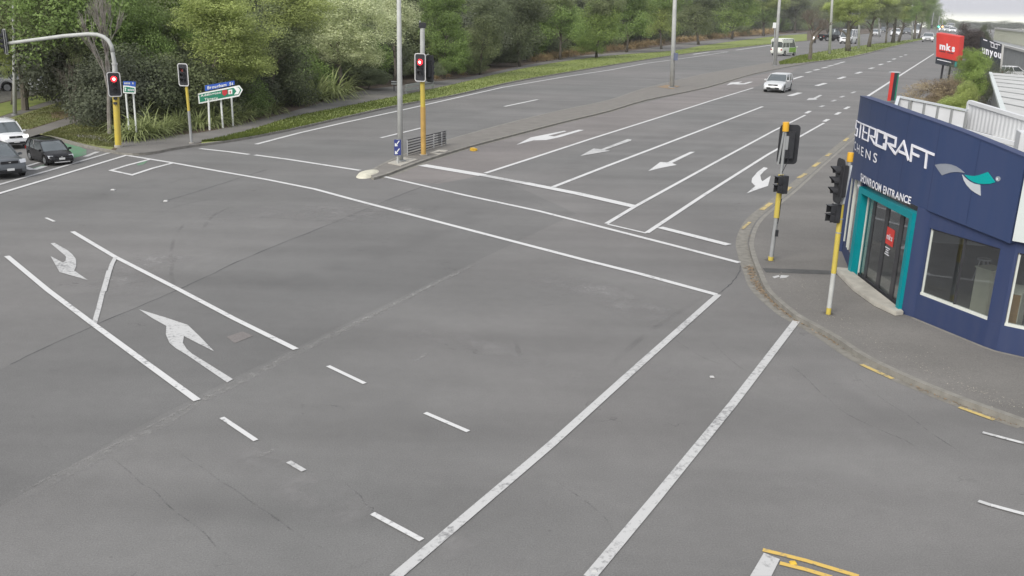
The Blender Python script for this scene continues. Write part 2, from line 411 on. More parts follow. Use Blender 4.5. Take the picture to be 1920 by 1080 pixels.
def carpaint(name, c, metal=.25, rough=.3):
    return mat(name, c, rough, .03, 1.5, metal=metal, spec=.5)
LEAF = dict(
    green=leafmat('leaf_green', (0.123, 0.178, 0.058), (0.325, 0.448, 0.147)),
    bright=leafmat('leaf_bright', (0.146, 0.218, 0.058), (0.414, 0.529, 0.168)),
    yellow=leafmat('leaf_yellow_green', (0.202, 0.247, 0.079), (0.560, 0.644, 0.231)),
    cream=leafmat('leaf_cream_blossom', (0.269, 0.322, 0.158), (0.750, 0.780, 0.504)),
    olive=leafmat('leaf_olive', (0.157, 0.190, 0.095), (0.336, 0.385, 0.189)),
    dark=leafmat('leaf_dark', (0.112, 0.132, 0.082), (0.224, 0.265, 0.142)),
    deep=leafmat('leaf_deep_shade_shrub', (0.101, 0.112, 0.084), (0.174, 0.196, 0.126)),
    brown=leafmat('leaf_brown', (0.291, 0.230, 0.158), (0.560, 0.471, 0.304)),
    purple=leafmat('leaf_dull_purple', (0.084, 0.069, 0.066), (0.134, 0.113, 0.103)),
    flax=leafmat('flax_blade', (0.146, 0.178, 0.068), (0.493, 0.552, 0.252)),
    tussock=leafmat('tussock_blade', (0.336, 0.253, 0.137), (0.627, 0.483, 0.273)),
)

# ------------------------------------------------------------------ ground, road, raised verge, islands
def struct(o): o['kind'] = 'structure'; return o
def dens(pts, n=4):
    """Catmull-Rom through pixel points"""
    out = []
    P = [pts[0]] + list(pts) + [pts[-1]]
    for i in range(1, len(P)-2):
        for k in range(n):
            t = k/n; a, b, c, d = P[i-1], P[i], P[i+1], P[i+2]
            out.append(tuple(.5*((2*b[j]) + (-a[j]+c[j])*t + (2*a[j]-5*b[j]+4*c[j]-d[j])*t*t + (-a[j]+3*b[j]-3*c[j]+d[j])*t**3) for j in (0, 1)))
    out.append(tuple(pts[-1])); return out
def GP(pts, z=0.0): return [G(x, y, z).to_2d() for x, y in pts]

struct(MB().sheet([(-1600, -100), (2300, -100), (2300, 1950), (-1600, 1950)], -.08).build('ground', MAT['ground']))
struct(MB().sheet([(-150, -60), (900, -60), (2000, 1940), (500, 1940), (-150, 500)], 0).build('road', MAT['road']))

KERB_B = [(-60, 226), (0, 233), (50, 243), (90, 253), (127, 264), (167, 274), (208, 282), (230, 286), (260, 287), (290, 284), (314, 279), (358, 272), (420, 264), (480, 254), (560, 238), (640, 220), (744, 197), (850, 178), (960, 153), (1100, 129), (1200, 113), (1280, 101), (1363, 91), (1440, 83), (1513, 76), (1580, 68), (1650, 60), (1700, 54.8), (1735, 52)]
KB = dens(KERB_B, 3)
far = [(700, 1940), (-1500, 1940), (-1500, 60)]
struct(MB().prism(GP(KB, .12)+far, -.05, .12).build('verge', MAT['soil']))
kb2 = [p for p in KB if p[0] < 1600]
struct(MB().ribbon(GP(kb2, .12), .17, .127, .14, side=.03).build('kerb', MAT['kerb']))
struct(MB().ribbon(GP(kb2, 0), .42, .004, side=-.28).build('gutter', MAT['channel']))

FUP = [(216, 284), (224, 272), (232, 265), (300, 256), (380, 248), (434, 237), (450, 233), (544, 210), (670, 172), (744, 161), (880, 144), (990, 121), (1100, 103.5), (1170, 97), (1267, 83), (1378, 71), (1450, 65.5), (1513, 60)]
GUP = [(378, 266), (392, 263), (467, 244), (544, 220), (644, 200), (744, 180), (850, 158), (943, 136), (1037, 118), (1140, 104.5), (1258, 95.5), (1322, 84.5), (1444, 69), (1513, 63.5)]
FU, GU = dens(FUP, 3), dens(GUP, 3)
klow = [p for p in KB if 222 <= p[0] <= 366]
struct(MB().sheet(GP(FU, .13) + GP(GU[::-1], .13) + GP(klow[::-1], .13), .131).build('footpath', MAT['path']))
kgr = [p for p in KB if 366 < p[0] <= 1520]
grs = MB().sheet(GP(GU, .126) + GP(kgr[::-1], .126), .1262).build('grass_verge', MAT['grass']); struct(grs)
# cross-street side verge
struct(MB().sheet(GP([(28, 243), (80, 253), (127, 262), (167, 272), (208, 281), (222, 268), (224, 240), (200, 226), (141, 231), (72, 250)], .126), .1265).build('corner_grass', MAT['grass_dry']))
struct(MB().sheet(GP([(-60, 262), (20, 254), (47, 246), (138, 217), (200, 200), (204, 210), (141, 230), (72, 252), (20, 268), (-60, 275)], .13), .1315).build('side_footpath', MAT['path']))
struct(MB().sheet(GP([(-60, 250), (47, 244), (138, 216), (200, 198), (190, 160), (127, 184), (0, 227), (-60, 244)], .126), .1262).build('side_grass', MAT['grass_dry']))
struct(MB().sheet(GP([(-60, 236), (0, 219), (127, 178), (200, 155), (205, 160), (130, 184.5), (0, 227), (-60, 246)], .13), .1315).build('side_path', MAT['path']))
struct(MB().sheet(GP([(-60, 200), (0, 194), (60, 180), (125, 167), (190, 150), (195, 155), (127, 178), (0, 218), (-60, 234)], .126), .1262).build('far_side_grass', MAT['grass']))
struct(MB().sheet(GP([(-90, 198), (0, 192), (60, 178), (190, 150), (240, 110), (-90, 120)], .13), .1280).build('car_park', MAT['channel']))
struct(MB().sheet(GP([(95, 211), (138, 207), (150, 212), (118, 223), (98, 221)], .13), .1345).build('bare_dirt', MAT['debris']))
struct(MB().sheet(GP([(140, 252), (178, 254), (218, 266), (218, 272), (180, 262), (146, 257)], .13), .1345).build('worn_track', MAT['channel']))

# near corner footpath with its kerb
KA = dens([(1930, 792), (1825, 755), (1780, 738), (1700, 705), (1625, 669), (1565, 630), (1500, 594), (1484, 583), (1442, 546), (1424, 510), (1411, 475), (1408, 450), (1422, 416), (1455, 386), (1492, 356), (1536, 316), (1580, 277), (1612, 250), (1640, 226)], 4)
ka = GP(KA, .12)
inner = [(40, 90), (40, 10), (16, 8)]
struct(MB().prism(ka + inner, -.05, .12).build('corner_footpath', MAT['path']))
struct(MB().ribbon(ka, .15, .126, .14, side=-.03).build('corner_kerb', MAT['kerb']))
struct(MB().ribbon(GP(KA, 0), .40, .004, side=.30).build('corner_gutter', MAT['channel']))
# old trench patch across the footpath, pale repaired corner
struct(MB().sheet(GP([(1430, 503), (1436, 511), (1500, 513), (1590, 516), (1588, 509), (1500, 505)], .12), .1245).build('trench_patch', mat('fresh_tar_patch', (.085, .085, .083), .8, .15, 4)))

# median island
IL = dens([(700, 333), (725, 326), (754, 315), (798, 299), (880, 274), (975, 249), (1060, 227), (1140, 208), (1211, 187), (1322, 164), (1405, 140), (1461, 128), (1517, 118)], 3)
IU = dens([(690, 322), (723, 304), (764, 287), (836, 263), (943, 233), (1050, 207), (1140, 188), (1203, 167), (1300, 143), (1350, 133), (1433, 119), (1465, 113)], 3)
struct(MB().prism(GP(IL, .1) + GP(IU[::-1], .1), -.05, .10).build('median_island', MAT['median']))
struct(MB().ribbon(GP(IL, .1), .16, .107, .12, side=.05).build('median_kerb', MAT['kerb']))
struct(MB().ribbon(GP(IU, .1), .16, .107, .12, side=-.05).build('median_kerb', MAT['kerb']))
struct(MB().ribbon(GP(IL, 0), .45, .005, side=-.30).build('median_gutter', MAT['channel']))
GMU = dens([(1461, 117), (1493, 106), (1520, 101), (1570, 92), (1627, 84), (1670, 79), (1725, 72), (1760, 66)], 3)
GML = dens([(1463, 121), (1500, 118.5), (1540, 114), (1582, 109), (1632, 98), (1670, 88), (1725, 75.5), (1762, 68)], 3)
struct(MB().prism(GP(GMU, .12) + GP(GML[::-1], .12), -.05, .13).build('median_grass', MAT['grass']))
struct(MB().ribbon(GP(GML, .1), .5, .138, .15, side=0).build('median_kerb', MAT['kerb']))

# pale rounded island nose
nose = MB(); ring = []
cx, cy = 691, 327.5
for k in range(20):
    a = 2*math.pi*k/20; g = G(cx+23*math.cos(a) + 5*math.sin(a)*-1, cy+6.6*math.sin(a)-2.2*math.cos(a), .02); ring.append(g)
c0 = sum(ring, Vector())/20
vs = [(p.x, p.y, 0.0) for p in ring] + [tuple(c0.lerp(p, .8).to_2d()) + (.13,) for p in ring] + [tuple(c0.lerp(p, .3).to_2d()) + (.17,) for p in ring]
fs = [(i, (i+1) % 20, 20+(i+1) % 20, 20+i) for i in range(20)] + [(20+i, 20+(i+1) % 20, 40+(i+1) % 20, 40+i) for i in range(20)] + [tuple(range(40, 60))]
nose.add(vs, fs)
tag(nose.build('island_nose', mat('cream_island_paint', (.56, .54, .44), .8, .12, 5), smooth=True), 'cream painted rounded concrete nose at the tip of the median island', 'island nose')

# surfacing patches of other ages
struct(MB().sheet(GP([(712, 330), (760, 316), (880, 277), (1060, 231), (1211, 192), (1405, 144), (1500, 125), (1470, 145), (1410, 165), (1240, 219), (1000, 296), (910, 325), (880, 334), (820, 345), (760, 339)]), .0022).build('turn_lane_surface', MAT['road_warm']))
struct(MB().sheet(GP([(-200, 795), (20, 683), (150, 622), (330, 545), (470, 480), (620, 420), (760, 362), (900, 318), (1080, 400), (860, 505), (620, 620), (430, 712), (240, 810), (0, 950), (-220, 1090)]), .0015).build('older_surface', MAT['road_dark']))

def seam(pts, w, m, z=.0034, jit=.02, name='surface_seam'):
    P = GP(dens(pts, 10)); q = []
    for i, p in enumerate(P): q.append(p + Vector((random.uniform(-jit, jit), random.uniform(-jit, jit))))
    struct(MB().ribbon(q, [w*random.uniform(.4, 1.5) for _ in q], z).build(name, m))
m_seam = mat('tar_seam', (.075, .075, .075), .7, .25, 6)
m_light = mat('dusty_joint', (.25, .25, .245), .9, .2, 9)
seam([(20, 683), (150, 622), (330, 545), (470, 480), (620, 420), (760, 362), (850, 332)], .035, m_seam)
seam([(300, 380), (360, 362), (430, 340), (500, 318)], .04, m_seam)
seam([(1330, 560), (1362, 540), (1385, 512), (1392, 480)], .03, m_seam)

_si = [0]
def stain(name, pts, hw, m, z=.0075, strength=1.0, n=8, ends=True):
    _si[0] += 1; z += (_si[0] % 11)*.0002
    P = GP(dens(pts, n)); vs, fs, fd = [], [], []; k = len(P)
    for i, p in enumerate(P):
        a = (P[min(i+1, k-1)] - P[max(i-1, 0)]).normalized(); nn = Vector((-a.y, a.x)); wv = hw[0] + (hw[1]-hw[0])*i/(k-1) if isinstance(hw, tuple) else hw
        t = i/(k-1); en = min(1, t*5, (1-t)*5) if ends else 1
        for s_, f_ in ((-1, 0), (-.45, 1), (.45, 1), (1, 0)):
            q = p + nn*wv*s_; vs.append((q.x, q.y, z)); fd.append(f_*en*strength)
    for i in range(k-1):
        for j in range(3): fs.append((i*4+j, i*4+j+1, (i+1)*4+j+1, (i+1)*4+j))
    o = MB().add(vs, fs).build(name, m); at = o.data.attributes.new('fade', 'FLOAT', 'POINT'); at.data.foreach_set('value', fd)
    struct(o); return o
s_dark = stain_material('tyre_rubber_film', (.09, .09, .09), .22, .8)
s_light = stain_material('pale_dust_film', (.30, .293, .285), .85, .8)
s_shade_grime = stain_material('contact_shade_grime_film', (.05, .045, .04), 1.4, 2.0)
s_joint = stain_material('crumbled_joint', (.33, .325, .31), 1.0, 7.0)
s_crack = stain_material('broken_crack', (.08, .08, .08), .7, 4.5)
stain('crumbled_joint', [(-20, 962), (90, 908), (200, 850), (300, 800), (372, 755), (470, 706), (560, 660), (660, 612), (760, 562), (860, 510)], (.13, .17), s_joint, strength=.6)
stain('crumbled_joint', [(-10, 948), (90, 897), (200, 842), (300, 790), (400, 738)], .04, s_joint, strength=.6)
stain('pale_scrape', [(600, 640), (700, 590), (800, 540), (900, 492)], .10, s_joint, z=.0081, strength=.8)
stain('pale_scrape', [(480, 858), (500, 850), (522, 838)], .05, s_joint, strength=.8)
stain('pale_scrape', [(776, 680), (790, 671), (804, 660)], .05, s_joint, strength=.8)
for pts, hw, st in (([(420, 830), (500, 880), (600, 935), (700, 975)], .55, .7), ([(700, 600), (860, 640), (1020, 690), (1180, 745)], .7, .55),
                    ([(1000, 520), (1090, 535), (1180, 570), (1260, 610)], .9, .8), ([(740, 850), (900, 900), (1090, 960)], .5, .4),
                    ([(800, 1010), (900, 1050), (960, 1080)], .5, .6), ([(1180, 680), (1320, 720), (1500, 790)], .5, .45),
                    ([(560, 400), (640, 400), (720, 392), (760, 384)], 2.2, .8), ([(160, 560), (220, 520), (280, 490), (330, 470)], 1.4, .8),
                    ([(1400, 860), (1560, 900), (1760, 960)], .4, .35), ([(330, 410), (480, 400), (600, 395)], 1.6, .45)):
    stain('dusty_wheel_track', pts, hw, s_light, z=.0052, strength=st)
for pts, hw, st in (([(480, 560), (640, 500), (820, 430), (1000, 370)], 1.1, .5), ([(250, 900), (420, 960), (640, 1060)], .6, .4),
                    ([(620, 740), (800, 790), (1000, 850), (1200, 900)], .7, .45), ([(1250, 320), (1350, 270), (1480, 205)], .9, .4),
                    ([(1000, 345), (1150, 290), (1320, 225)], 1.2, .4), ([(1450, 640), (1600, 760), (1800, 880)], .6, .35),
                    ([(500, 290), (700, 250), (900, 210), (1100, 176)], 1.0, .3), ([(640, 300), (800, 262), (1000, 214)], .8, .3),
                    ([(0, 420), (200, 360), (420, 320)], 1.1, .4), ([(1130, 700), (1220, 620), (1340, 545)], .10, .9)):
    stain('tyre_polish', pts, hw, s_dark, z=.0056, strength=st)
for pts in ([(330, 480), (322, 500), (322, 520), (330, 545)], [(345, 420), (326, 450), (318, 490)], [(962, 620), (968, 645), (976, 670)],
            [(300, 400), (340, 385), (400, 372)], [(440, 385), (400, 405), (380, 430)]):
    stain('skid_mark', pts, .07, s_dark, z=.0067, strength=1.0)
for pts in ([(200, 850), (250, 890), (310, 940), (380, 1000), (440, 1060)], [(320, 840), (380, 880), (440, 920), (540, 990), (620, 1040)],
            [(1480, 680), (1520, 720), (1580, 770), (1660, 810), (1760, 860)], [(1330, 640), (1400, 700)], [(1040, 900), (1120, 960), (1160, 1010)],
            [(640, 900), (690, 945), (700, 960)], [(1600, 700), (1700, 780), (1820, 860)], [(1250, 620), (1300, 660), (1370, 690)]):
    stain('asphalt_crack', [(x+random.uniform(-4, 4), y+random.uniform(-3, 3)) for x, y in dens(pts, 3)], .017, s_crack, z=.0067, strength=.5)

# ------------------------------------------------------------------ painted markings
ZM = .0125
_zi = [0]
def zn():                                   # every marking a hair above the last, so that none share a plane
    _zi[0] += 1; return (_zi[0] % 14)*.0007
def mark(name, pts, w, m='white', z=ZM, n=1, label=None):
    P = GP(dens(pts, n) if n > 1 else pts)
    if n == 1 and len(P) == 2:                 # subdivide long lines
        k = 8; P = [P[0].lerp(P[1], i/k) for i in range(k+1)]
    o = struct(MB().ribbon(P, w, z+zn()).build(name, MAT[m]))
    if label: o['label'] = label
    return o
def shape(name, pts, m='white', z=ZM, label=None):
    o = struct(MB().sheet(GP(pts), z + (zn() if z == ZM else 0)).build(name, MAT[m]))
    if label: o['label'] = label
    return o
# pedestrian crossing lines and stop lines
mark('crosswalk_line', [(705, 328), (870, 366), (1010, 396), (1135, 428), (1260, 460), (1386, 493)], (.22))
mark('crosswalk_line', [(240, 292), (320, 305), (420, 323), (500, 337), (590, 355), (660, 374), (870, 429), (1100, 489), (1200, 514), (1343, 553)], (.22))
mark('crosswalk_line', [(375, 279), (430, 285), (467, 290)], .26, z=.0125)
mark('crosswalk_line', [(478, 291), (539, 299), (675, 320)], .26)
mark('crosswalk_line', [(1347, 553), (1200, 684), (1035, 833), (740, 1084)], .175, m='white_worn')
mark('crosswalk_line', [(1493, 603), (1375, 757), (1230, 935), (1105, 1084)], .18, m='white_worn')
mark('crosswalk_line', [(-20, 352), (100, 318), (205, 287)], .2, m='white_worn')
mark('crosswalk_line', [(-20, 369), (120, 327), (239, 291)], .2)
mark('stop_line', [(792, 310), (905, 329)], .62)
mark('stop_line', [(905, 329), (1000, 347)], .45, m='white_worn')
mark('stop_line', [(985, 344), (1085, 364), (1190, 388)], .5)
mark('stop_line', [(1237, 427), (1300, 443), (1366, 460)], .34)
mark('stop_line', [(62, 319), (44, 314)], .3); mark('stop_line', [(62, 319), (84, 312)], .3)
mark('stop_line', [(160, 294), (183, 285)], .25, m='white_worn')
# lane lines of the main road
mark('lane_line', [(910, 325), (1000, 296), (1110, 260), (1240, 219), (1330, 190), (1412, 165)], .22)
mark('lane_line', [(1479, 150.5), (1505, 143)], .45)
mark('lane_line', [(1037, 351), (1140, 311), (1300, 250), (1430, 200)], .22)
mark('lane_line', [(1137, 420), (1190, 388), (1350, 300), (1450, 246), (1510, 216)], .18)
mark('lane_line', [(1213, 437), (1240, 419), (1320, 366), (1440, 290), (1545, 231)], .18)
mark('cycle_lane_line', [(1139, 421), (1212, 438)], .14)
mark('edge_line', [(480, 271), (560, 250), (647, 230), (744, 209), (850, 185), (943, 164), (1060, 144), (1140, 132), (1211, 119), (1300, 107), (1364, 97.5)], .26)
mark('edge_line', [(1300, 102), (1330, 97.5), (1366, 96.5)], .5)
mark('edge_line', [(1380, 94), (1420, 88.5), (1450, 84)], .5)
mark('edge_line', [(1629, 187), (1628, 180), (1690, 140), (1751, 101)], .3)
mark('lane_dash', [(714, 259), (792, 240)], .22); mark('lane_dash', [(946, 200), (1008, 187)], .28)
for a, b in (((1480, 180), (1500, 174)), ((1531, 161), (1548, 156)), ((1572, 148), (1584, 144)), ((1605, 138), (1615, 135)), ((1630, 129), (1638, 127)), ((1648, 122), (1655, 120)), ((1664, 116.5), (1670, 115)), ((1674, 111.5), (1679, 110)), ((1687, 107), (1691, 106)), ((1696, 103.5), (1700, 102.5))):
    mark('lane_dash', [a, b], .55)
for x, y in ((1516, 135.5), (1531, 131), (1546, 127), (1557, 123.5), (1569, 120), (1579, 117)):
    mark('lane_dash', [(x-5, y+1), (x+5, y-1)], .5)
for x, y in ((1515, 210.5), (1549, 226), (1571, 213), (1588, 202.5)): mark('lane_dash', [(x-4, y+2.2), (x+4, y-2.2)], .3)
for x, y in ((1541, 199.5), (1563, 189), (1579, 181.5), (1600, 173.5)): mark('lane_dash', [(x-3.5, y+1.3), (x+3.5, y-1.3)], .3, m='white_worn')
# right-turn bay of the cross street
mark('bay_line', [(136, 435), (215, 482), (330, 541), (440, 599), (555, 656)], .15)
mark('bay_line', [(13, 481), (90, 545), (175, 609), (270, 679), (370, 752)], .15)
mark('bay_line', [(217, 483), (210, 496), (206, 508)], .12, m='white_worn'); mark('bay_line', [(205, 508), (199, 530), (194, 548)], .14, m='white_worn'); mark('bay_line', [(193, 546), (186, 575), (177, 607)], .12, m='white_worn')
shape('turn_arrow', [(95, 457), (102, 456), (127, 470), (136, 478), (143, 487), (143, 500), (139, 508), (165, 526), (112, 511), (95, 481), (118, 493), (123, 490), (124, 482), (119, 477)], 'white_worn', label='worn white turn arrow near the left edge of the road')
shape('turn_arrow', [(261, 581), (310, 596), (352, 610), (375, 632), (402, 660), (372, 645), (345, 631), (343, 644), (350, 655), (360, 664), (437, 712), (426, 718), (350, 666), (330, 654), (318, 644), (311, 628), (312, 612), (285, 597)], 'white_worn', label='large worn white turn arrow inside the turning bay')
for a, b, mm in (((615, 687), (684, 720), 'white'), ((797, 775), (878, 810), 'white'), ((416, 784), (480, 827), 'white'), ((698, 964), (791, 1014), 'white'), ((86, 409), (102, 416), 'white'), ((541, 867), (570, 884), 'white_worn'), ((1842, 812), (1868, 819), 'white_worn'), ((1868, 819), (1925, 834), 'white'), ((1834, 941), (1858, 949), 'white_worn'), ((1858, 949), (1925, 967), 'white')):
    mark('guide_dash', [a, b], .10, m=mm)
# straight and turn arrows of the approach lanes
shape('straight_arrow', [(1088, 293), (1113, 279), (1127, 280.5), (1176, 261.5), (1184, 262), (1183, 264.5), (1134, 281.5), (1144, 283.5)], 'white_worn', label='white straight arrow in the first through lane')
shape('straight_arrow', [(1215.5, 321), (1238, 304), (1251, 305), (1294, 285), (1303, 285), (1260, 306), (1269, 309.5), (1240, 315)], 'white', label='white straight arrow in the second through lane')
shape('turn_arrow', [(968, 272), (995, 258), (1030, 251), (1058, 245.5), (1062, 246.5), (1028, 255), (1040, 256), (1085, 243.5), (1095, 244), (1048, 258), (1024, 263), (1000, 263.5)], 'white', label='white turn arrow in the lane beside the median')
shape('turn_arrow', [(1362, 160), (1370, 155), (1382, 154), (1392, 153), (1384, 156), (1394, 156.5), (1405, 153.5), (1412, 153.5), (1398, 158), (1384, 158.5), (1374, 158)], 'white', label='small white turn arrow just in front of the silver car')
shape('turn_arrow', [(1432, 314), (1440, 315.5), (1432, 322), (1425.5, 329), (1427, 337), (1429.5, 340.5), (1445, 330), (1440, 349), (1414, 358), (1400, 363), (1416, 349.5), (1409, 342), (1410, 335), (1420, 323)], 'white', label='white left turn arrow beside the footpath kerb')
shape('straight_arrow', [(1512, 188), (1517, 184), (1525, 184), (1537, 178), (1542, 178.5), (1530, 185.5), (1533, 187)], 'white_worn', label='small far straight arrow behind the silver car')
# cycle box
mark('cycle_box_line', [(282, 299), (240, 310), (208, 320), (248, 328.5), (286, 316), (326, 305.5)], .2)
shape('green_patch', [(256, 308), (268, 303.5), (277, 302), (268, 309), (258, 310.5)], 'green', z=.009)
shape('green_patch', [(120, 268), (150, 276), (162, 281), (162, 290), (136, 297), (118, 290)], 'green', z=.009, label='green painted cycle lane beside the corner kerb')
shape('green_patch', [(52, 318), (84, 309), (82, 313), (62, 319)], 'green', z=.009)
mark('cycle_lane_line', [(40, 315), (74, 305)], .2)
# yellow no-stopping dashes along the near kerb
for a, b in (((1391, 430), (1406, 417)), ((1428, 394), (1446, 381)), ((1468, 362), (1481, 351)), ((1497, 334), (1511, 326)), ((1525, 313), (1536, 305)), ((1550, 293), (1557, 288)), ((1583, 265), (1590, 259)), ((1615, 684), (1674, 711)), ((1798, 764), (1864, 788))):
    mark('yellow_dash', [a, b], .12 if a[1] > 400 else .2, m='yellow_worn')
mark('yellow_line', [(1430, 1032), (1510, 1052), (1610, 1082)], .09, m='yellow')
mark('yellow_line', [(1462, 1057), (1510, 1069), (1560, 1084)], .09, m='yellow')
_d = MAT['white_worn']
for q_ in ([(1448, 519), (1460, 516), (1462, 519), (1452, 522)], [(1464, 516), (1480, 517), (1474, 521), (1462, 522)]):
    struct(MB().sheet(GP(q_, .12), .1252).build('sprayed_mark', _d))
for px_, py_, r_ in ((1445, 488, .22), (1553, 589, .22), (794, 291, .4), (751, 302, .4)):  # contact shade painted around the pole bases, mixed with grime
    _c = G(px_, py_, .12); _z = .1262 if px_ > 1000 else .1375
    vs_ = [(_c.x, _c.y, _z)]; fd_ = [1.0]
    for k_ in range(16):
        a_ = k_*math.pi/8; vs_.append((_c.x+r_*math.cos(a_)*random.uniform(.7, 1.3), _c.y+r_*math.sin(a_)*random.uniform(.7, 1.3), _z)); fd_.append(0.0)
    _o = MB().add(vs_, [(0, 1+k_, 1+(k_+1) % 16) for k_ in range(16)]).build('pole_contact_shade_grime', s_shade_grime); _at = _o.data.attributes.new('fade', 'FLOAT', 'POINT'); _at.data.foreach_set('value', fd_); struct(_o)
shape('faded_patch', [(1432, 1038), (1462, 1050), (1446, 1082), (1406, 1082)], 'white_worn')
shape('red_patch', [(425, 632), (455, 622), (475, 630), (440, 644)], 'road_warm', z=.009)
# raised reflectors and road studs
m_ref = mat('white_reflector', (.45, .45, .44), .4, .05, 5); m_yref = mat('yellow_reflector', (.65, .42, .05), .4, .05, 5)
for px, py, mm, lab in ((1335, 708, m_ref, 'white reflector stud beside the crossing line of the side road'), (1537, 609, m_ref, 'white reflector lying by the curved kerb of the near corner'), (212, 357, m_ref, 'lone white road stud left of the long seam'), (1487, 1057, m_yref, 'yellow reflector stud between the double yellow lines'), (311, 378, m_ref, 'small white road stud at the end of the dark seam'), (1114, 1072, m_ref, 'small round road stud on the end of the crossing line')):
    p = G(px, py); b = MB(); s = .05 if py > 500 else .09
    b.add([(p.x+s*x, p.y+s*y*.8, z*s*.5+.013) for x, y, z in ((-1, -1, 0), (1, -1, 0), (1, 1, 0), (-1, 1, 0), (-.6, -.5, 1), (.6, -.5, 1), (.6, .5, 1), (-.6, .5, 1))], [(0, 1, 5, 4), (1, 2, 6, 5), (2, 3, 7, 6), (3, 0, 4, 7), (4, 5, 6, 7)])
    tag(b.build('road_stud', mm), lab, 'road stud')
p = G(888, 282, .0); b = MB()
b.prism([(p.x + .22*math.cos(a), p.y + .40*math.sin(a)) for a in [k*math.pi/6 for k in range(12)]], .006, .05)
b.box((p.x, p.y, .09), (.24, .42, .09), rz=.5)
tag(b.build('road_cover', m_yref, bevel=.01), 'yellow cover plate on the road beside the median kerb', 'road cover')

# ------------------------------------------------------------------ corner showroom building
shop = thing('corner_showroom', 'navy blue corner kitchen showroom with curved lettered fascia and teal doorway', 'shop building', (0, 0, 0))
FP = [(11.19, 19.93), (10.93, 20.65), (10.62, 21.5), (10.38, 22.2), (10.20, 22.9), (10.08, 23.7), (10.02, 24.6), (10.02, 25.5), (10.09, 26.4), (10.24, 27.3), (10.46, 28.2), (10.66, 28.7)]
fpl = [Vector(p) for p in dens(FP, 6)]
cum = [0]
for i in range(1, len(fpl)): cum.append(cum[-1] + (fpl[i]-fpl[i-1]).length)
def interp(tab, x):
    if x <= tab[0][0]: (x0, y0), (x1, y1) = tab[0], tab[1]
    elif x >= tab[-1][0]: (x0, y0), (x1, y1) = tab[-2], tab[-1]
    else:
        for i in range(len(tab)-1):
            if tab[i][0] <= x <= tab[i+1][0]: (x0, y0), (x1, y1) = tab[i], tab[i+1]; break
    return y0 + (y1-y0)*(x-x0)/(x1-x0)
TOPL = [(1604, 178), (1650, 194), (1700, 212), (1750, 229), (1800, 247), (1860, 271), (1918, 295)]
BOTL = [(1600, 335), (1640, 351), (1722, 388), (1800, 419), (1890, 455)]
def edgez(P, tab, z0):
    z = z0
    for _ in range(12):
        x, y = proj((P.x, P.y, z)); z = ZT(P, interp(tab, x))
    return z
ztop = [edgez(p, TOPL, 5) for p in fpl]; zbot = [edgez(p, BOTL, 2.8) for p in fpl]
kk = max(range(len(fpl)), key=lambda i: fpl[i].y/fpl[i].x)
kk = min(kk, len(fpl)-1)
def FN(i):
    a = (fpl[min(i+1, len(fpl)-1)] - fpl[max(i-1, 0)]).normalized(); return Vector((-a.y, a.x))   # towards the street
if FN(10).x > 0: sgn = -1
else: sgn = 1
def fas(u, z, off=0.0):                       # point on the fascia face at arc length u
    u = max(0, min(cum[-1]-1e-4, u))
    for i in range(len(cum)-1):
        if cum[i+1] >= u: break
    t = (u-cum[i])/(cum[i+1]-cum[i]); p = fpl[i].lerp(fpl[i+1], t); n = (FN(i)*(1-t) + FN(i+1)*t)*sgn
    return Vector((p.x + n.x*off, p.y + n.y*off, z))
def pix2fas(px, py):
    r = ray(px, py)
    for i in range(len(fpl)-1):
        a, b = fpl[i], fpl[i+1]; d = b-a
        den = r.x*d.y - r.y*d.x
        t = (a.x*d.y - a.y*d.x)/den
        s = ((r.x*t-a.x)*d.x + (r.y*t-a.y)*d.y)/d.length_squared
        if -1e-6 <= s <= 1 and t > 0: return cum[i] + s*d.length, CAMZ + r.z*t
    return cum[kk]-.005, CAMZ + r.z*(fpl[kk].y/r.y)
n = len(fpl); TH = .22
vs, fs = [], []
for i, p in enumerate(fpl):
    q = p - FN(i)*sgn*TH
    vs += [(p.x, p.y, zbot[i]), (p.x, p.y, ztop[i]), (q.x, q.y, ztop[i]), (q.x, q.y, zbot[i])]
for i in range(n-1):
    for k in range(4): fs.append((i*4+k, i*4+(k+1) % 4, i*4+4+(k+1) % 4, i*4+4+k))
fs += [(0, 1, 2, 3), tuple((n-1)*4+k for k in (3, 2, 1, 0))]
MB().add(vs, fs).build('fascia', MAT['navy'], shop)
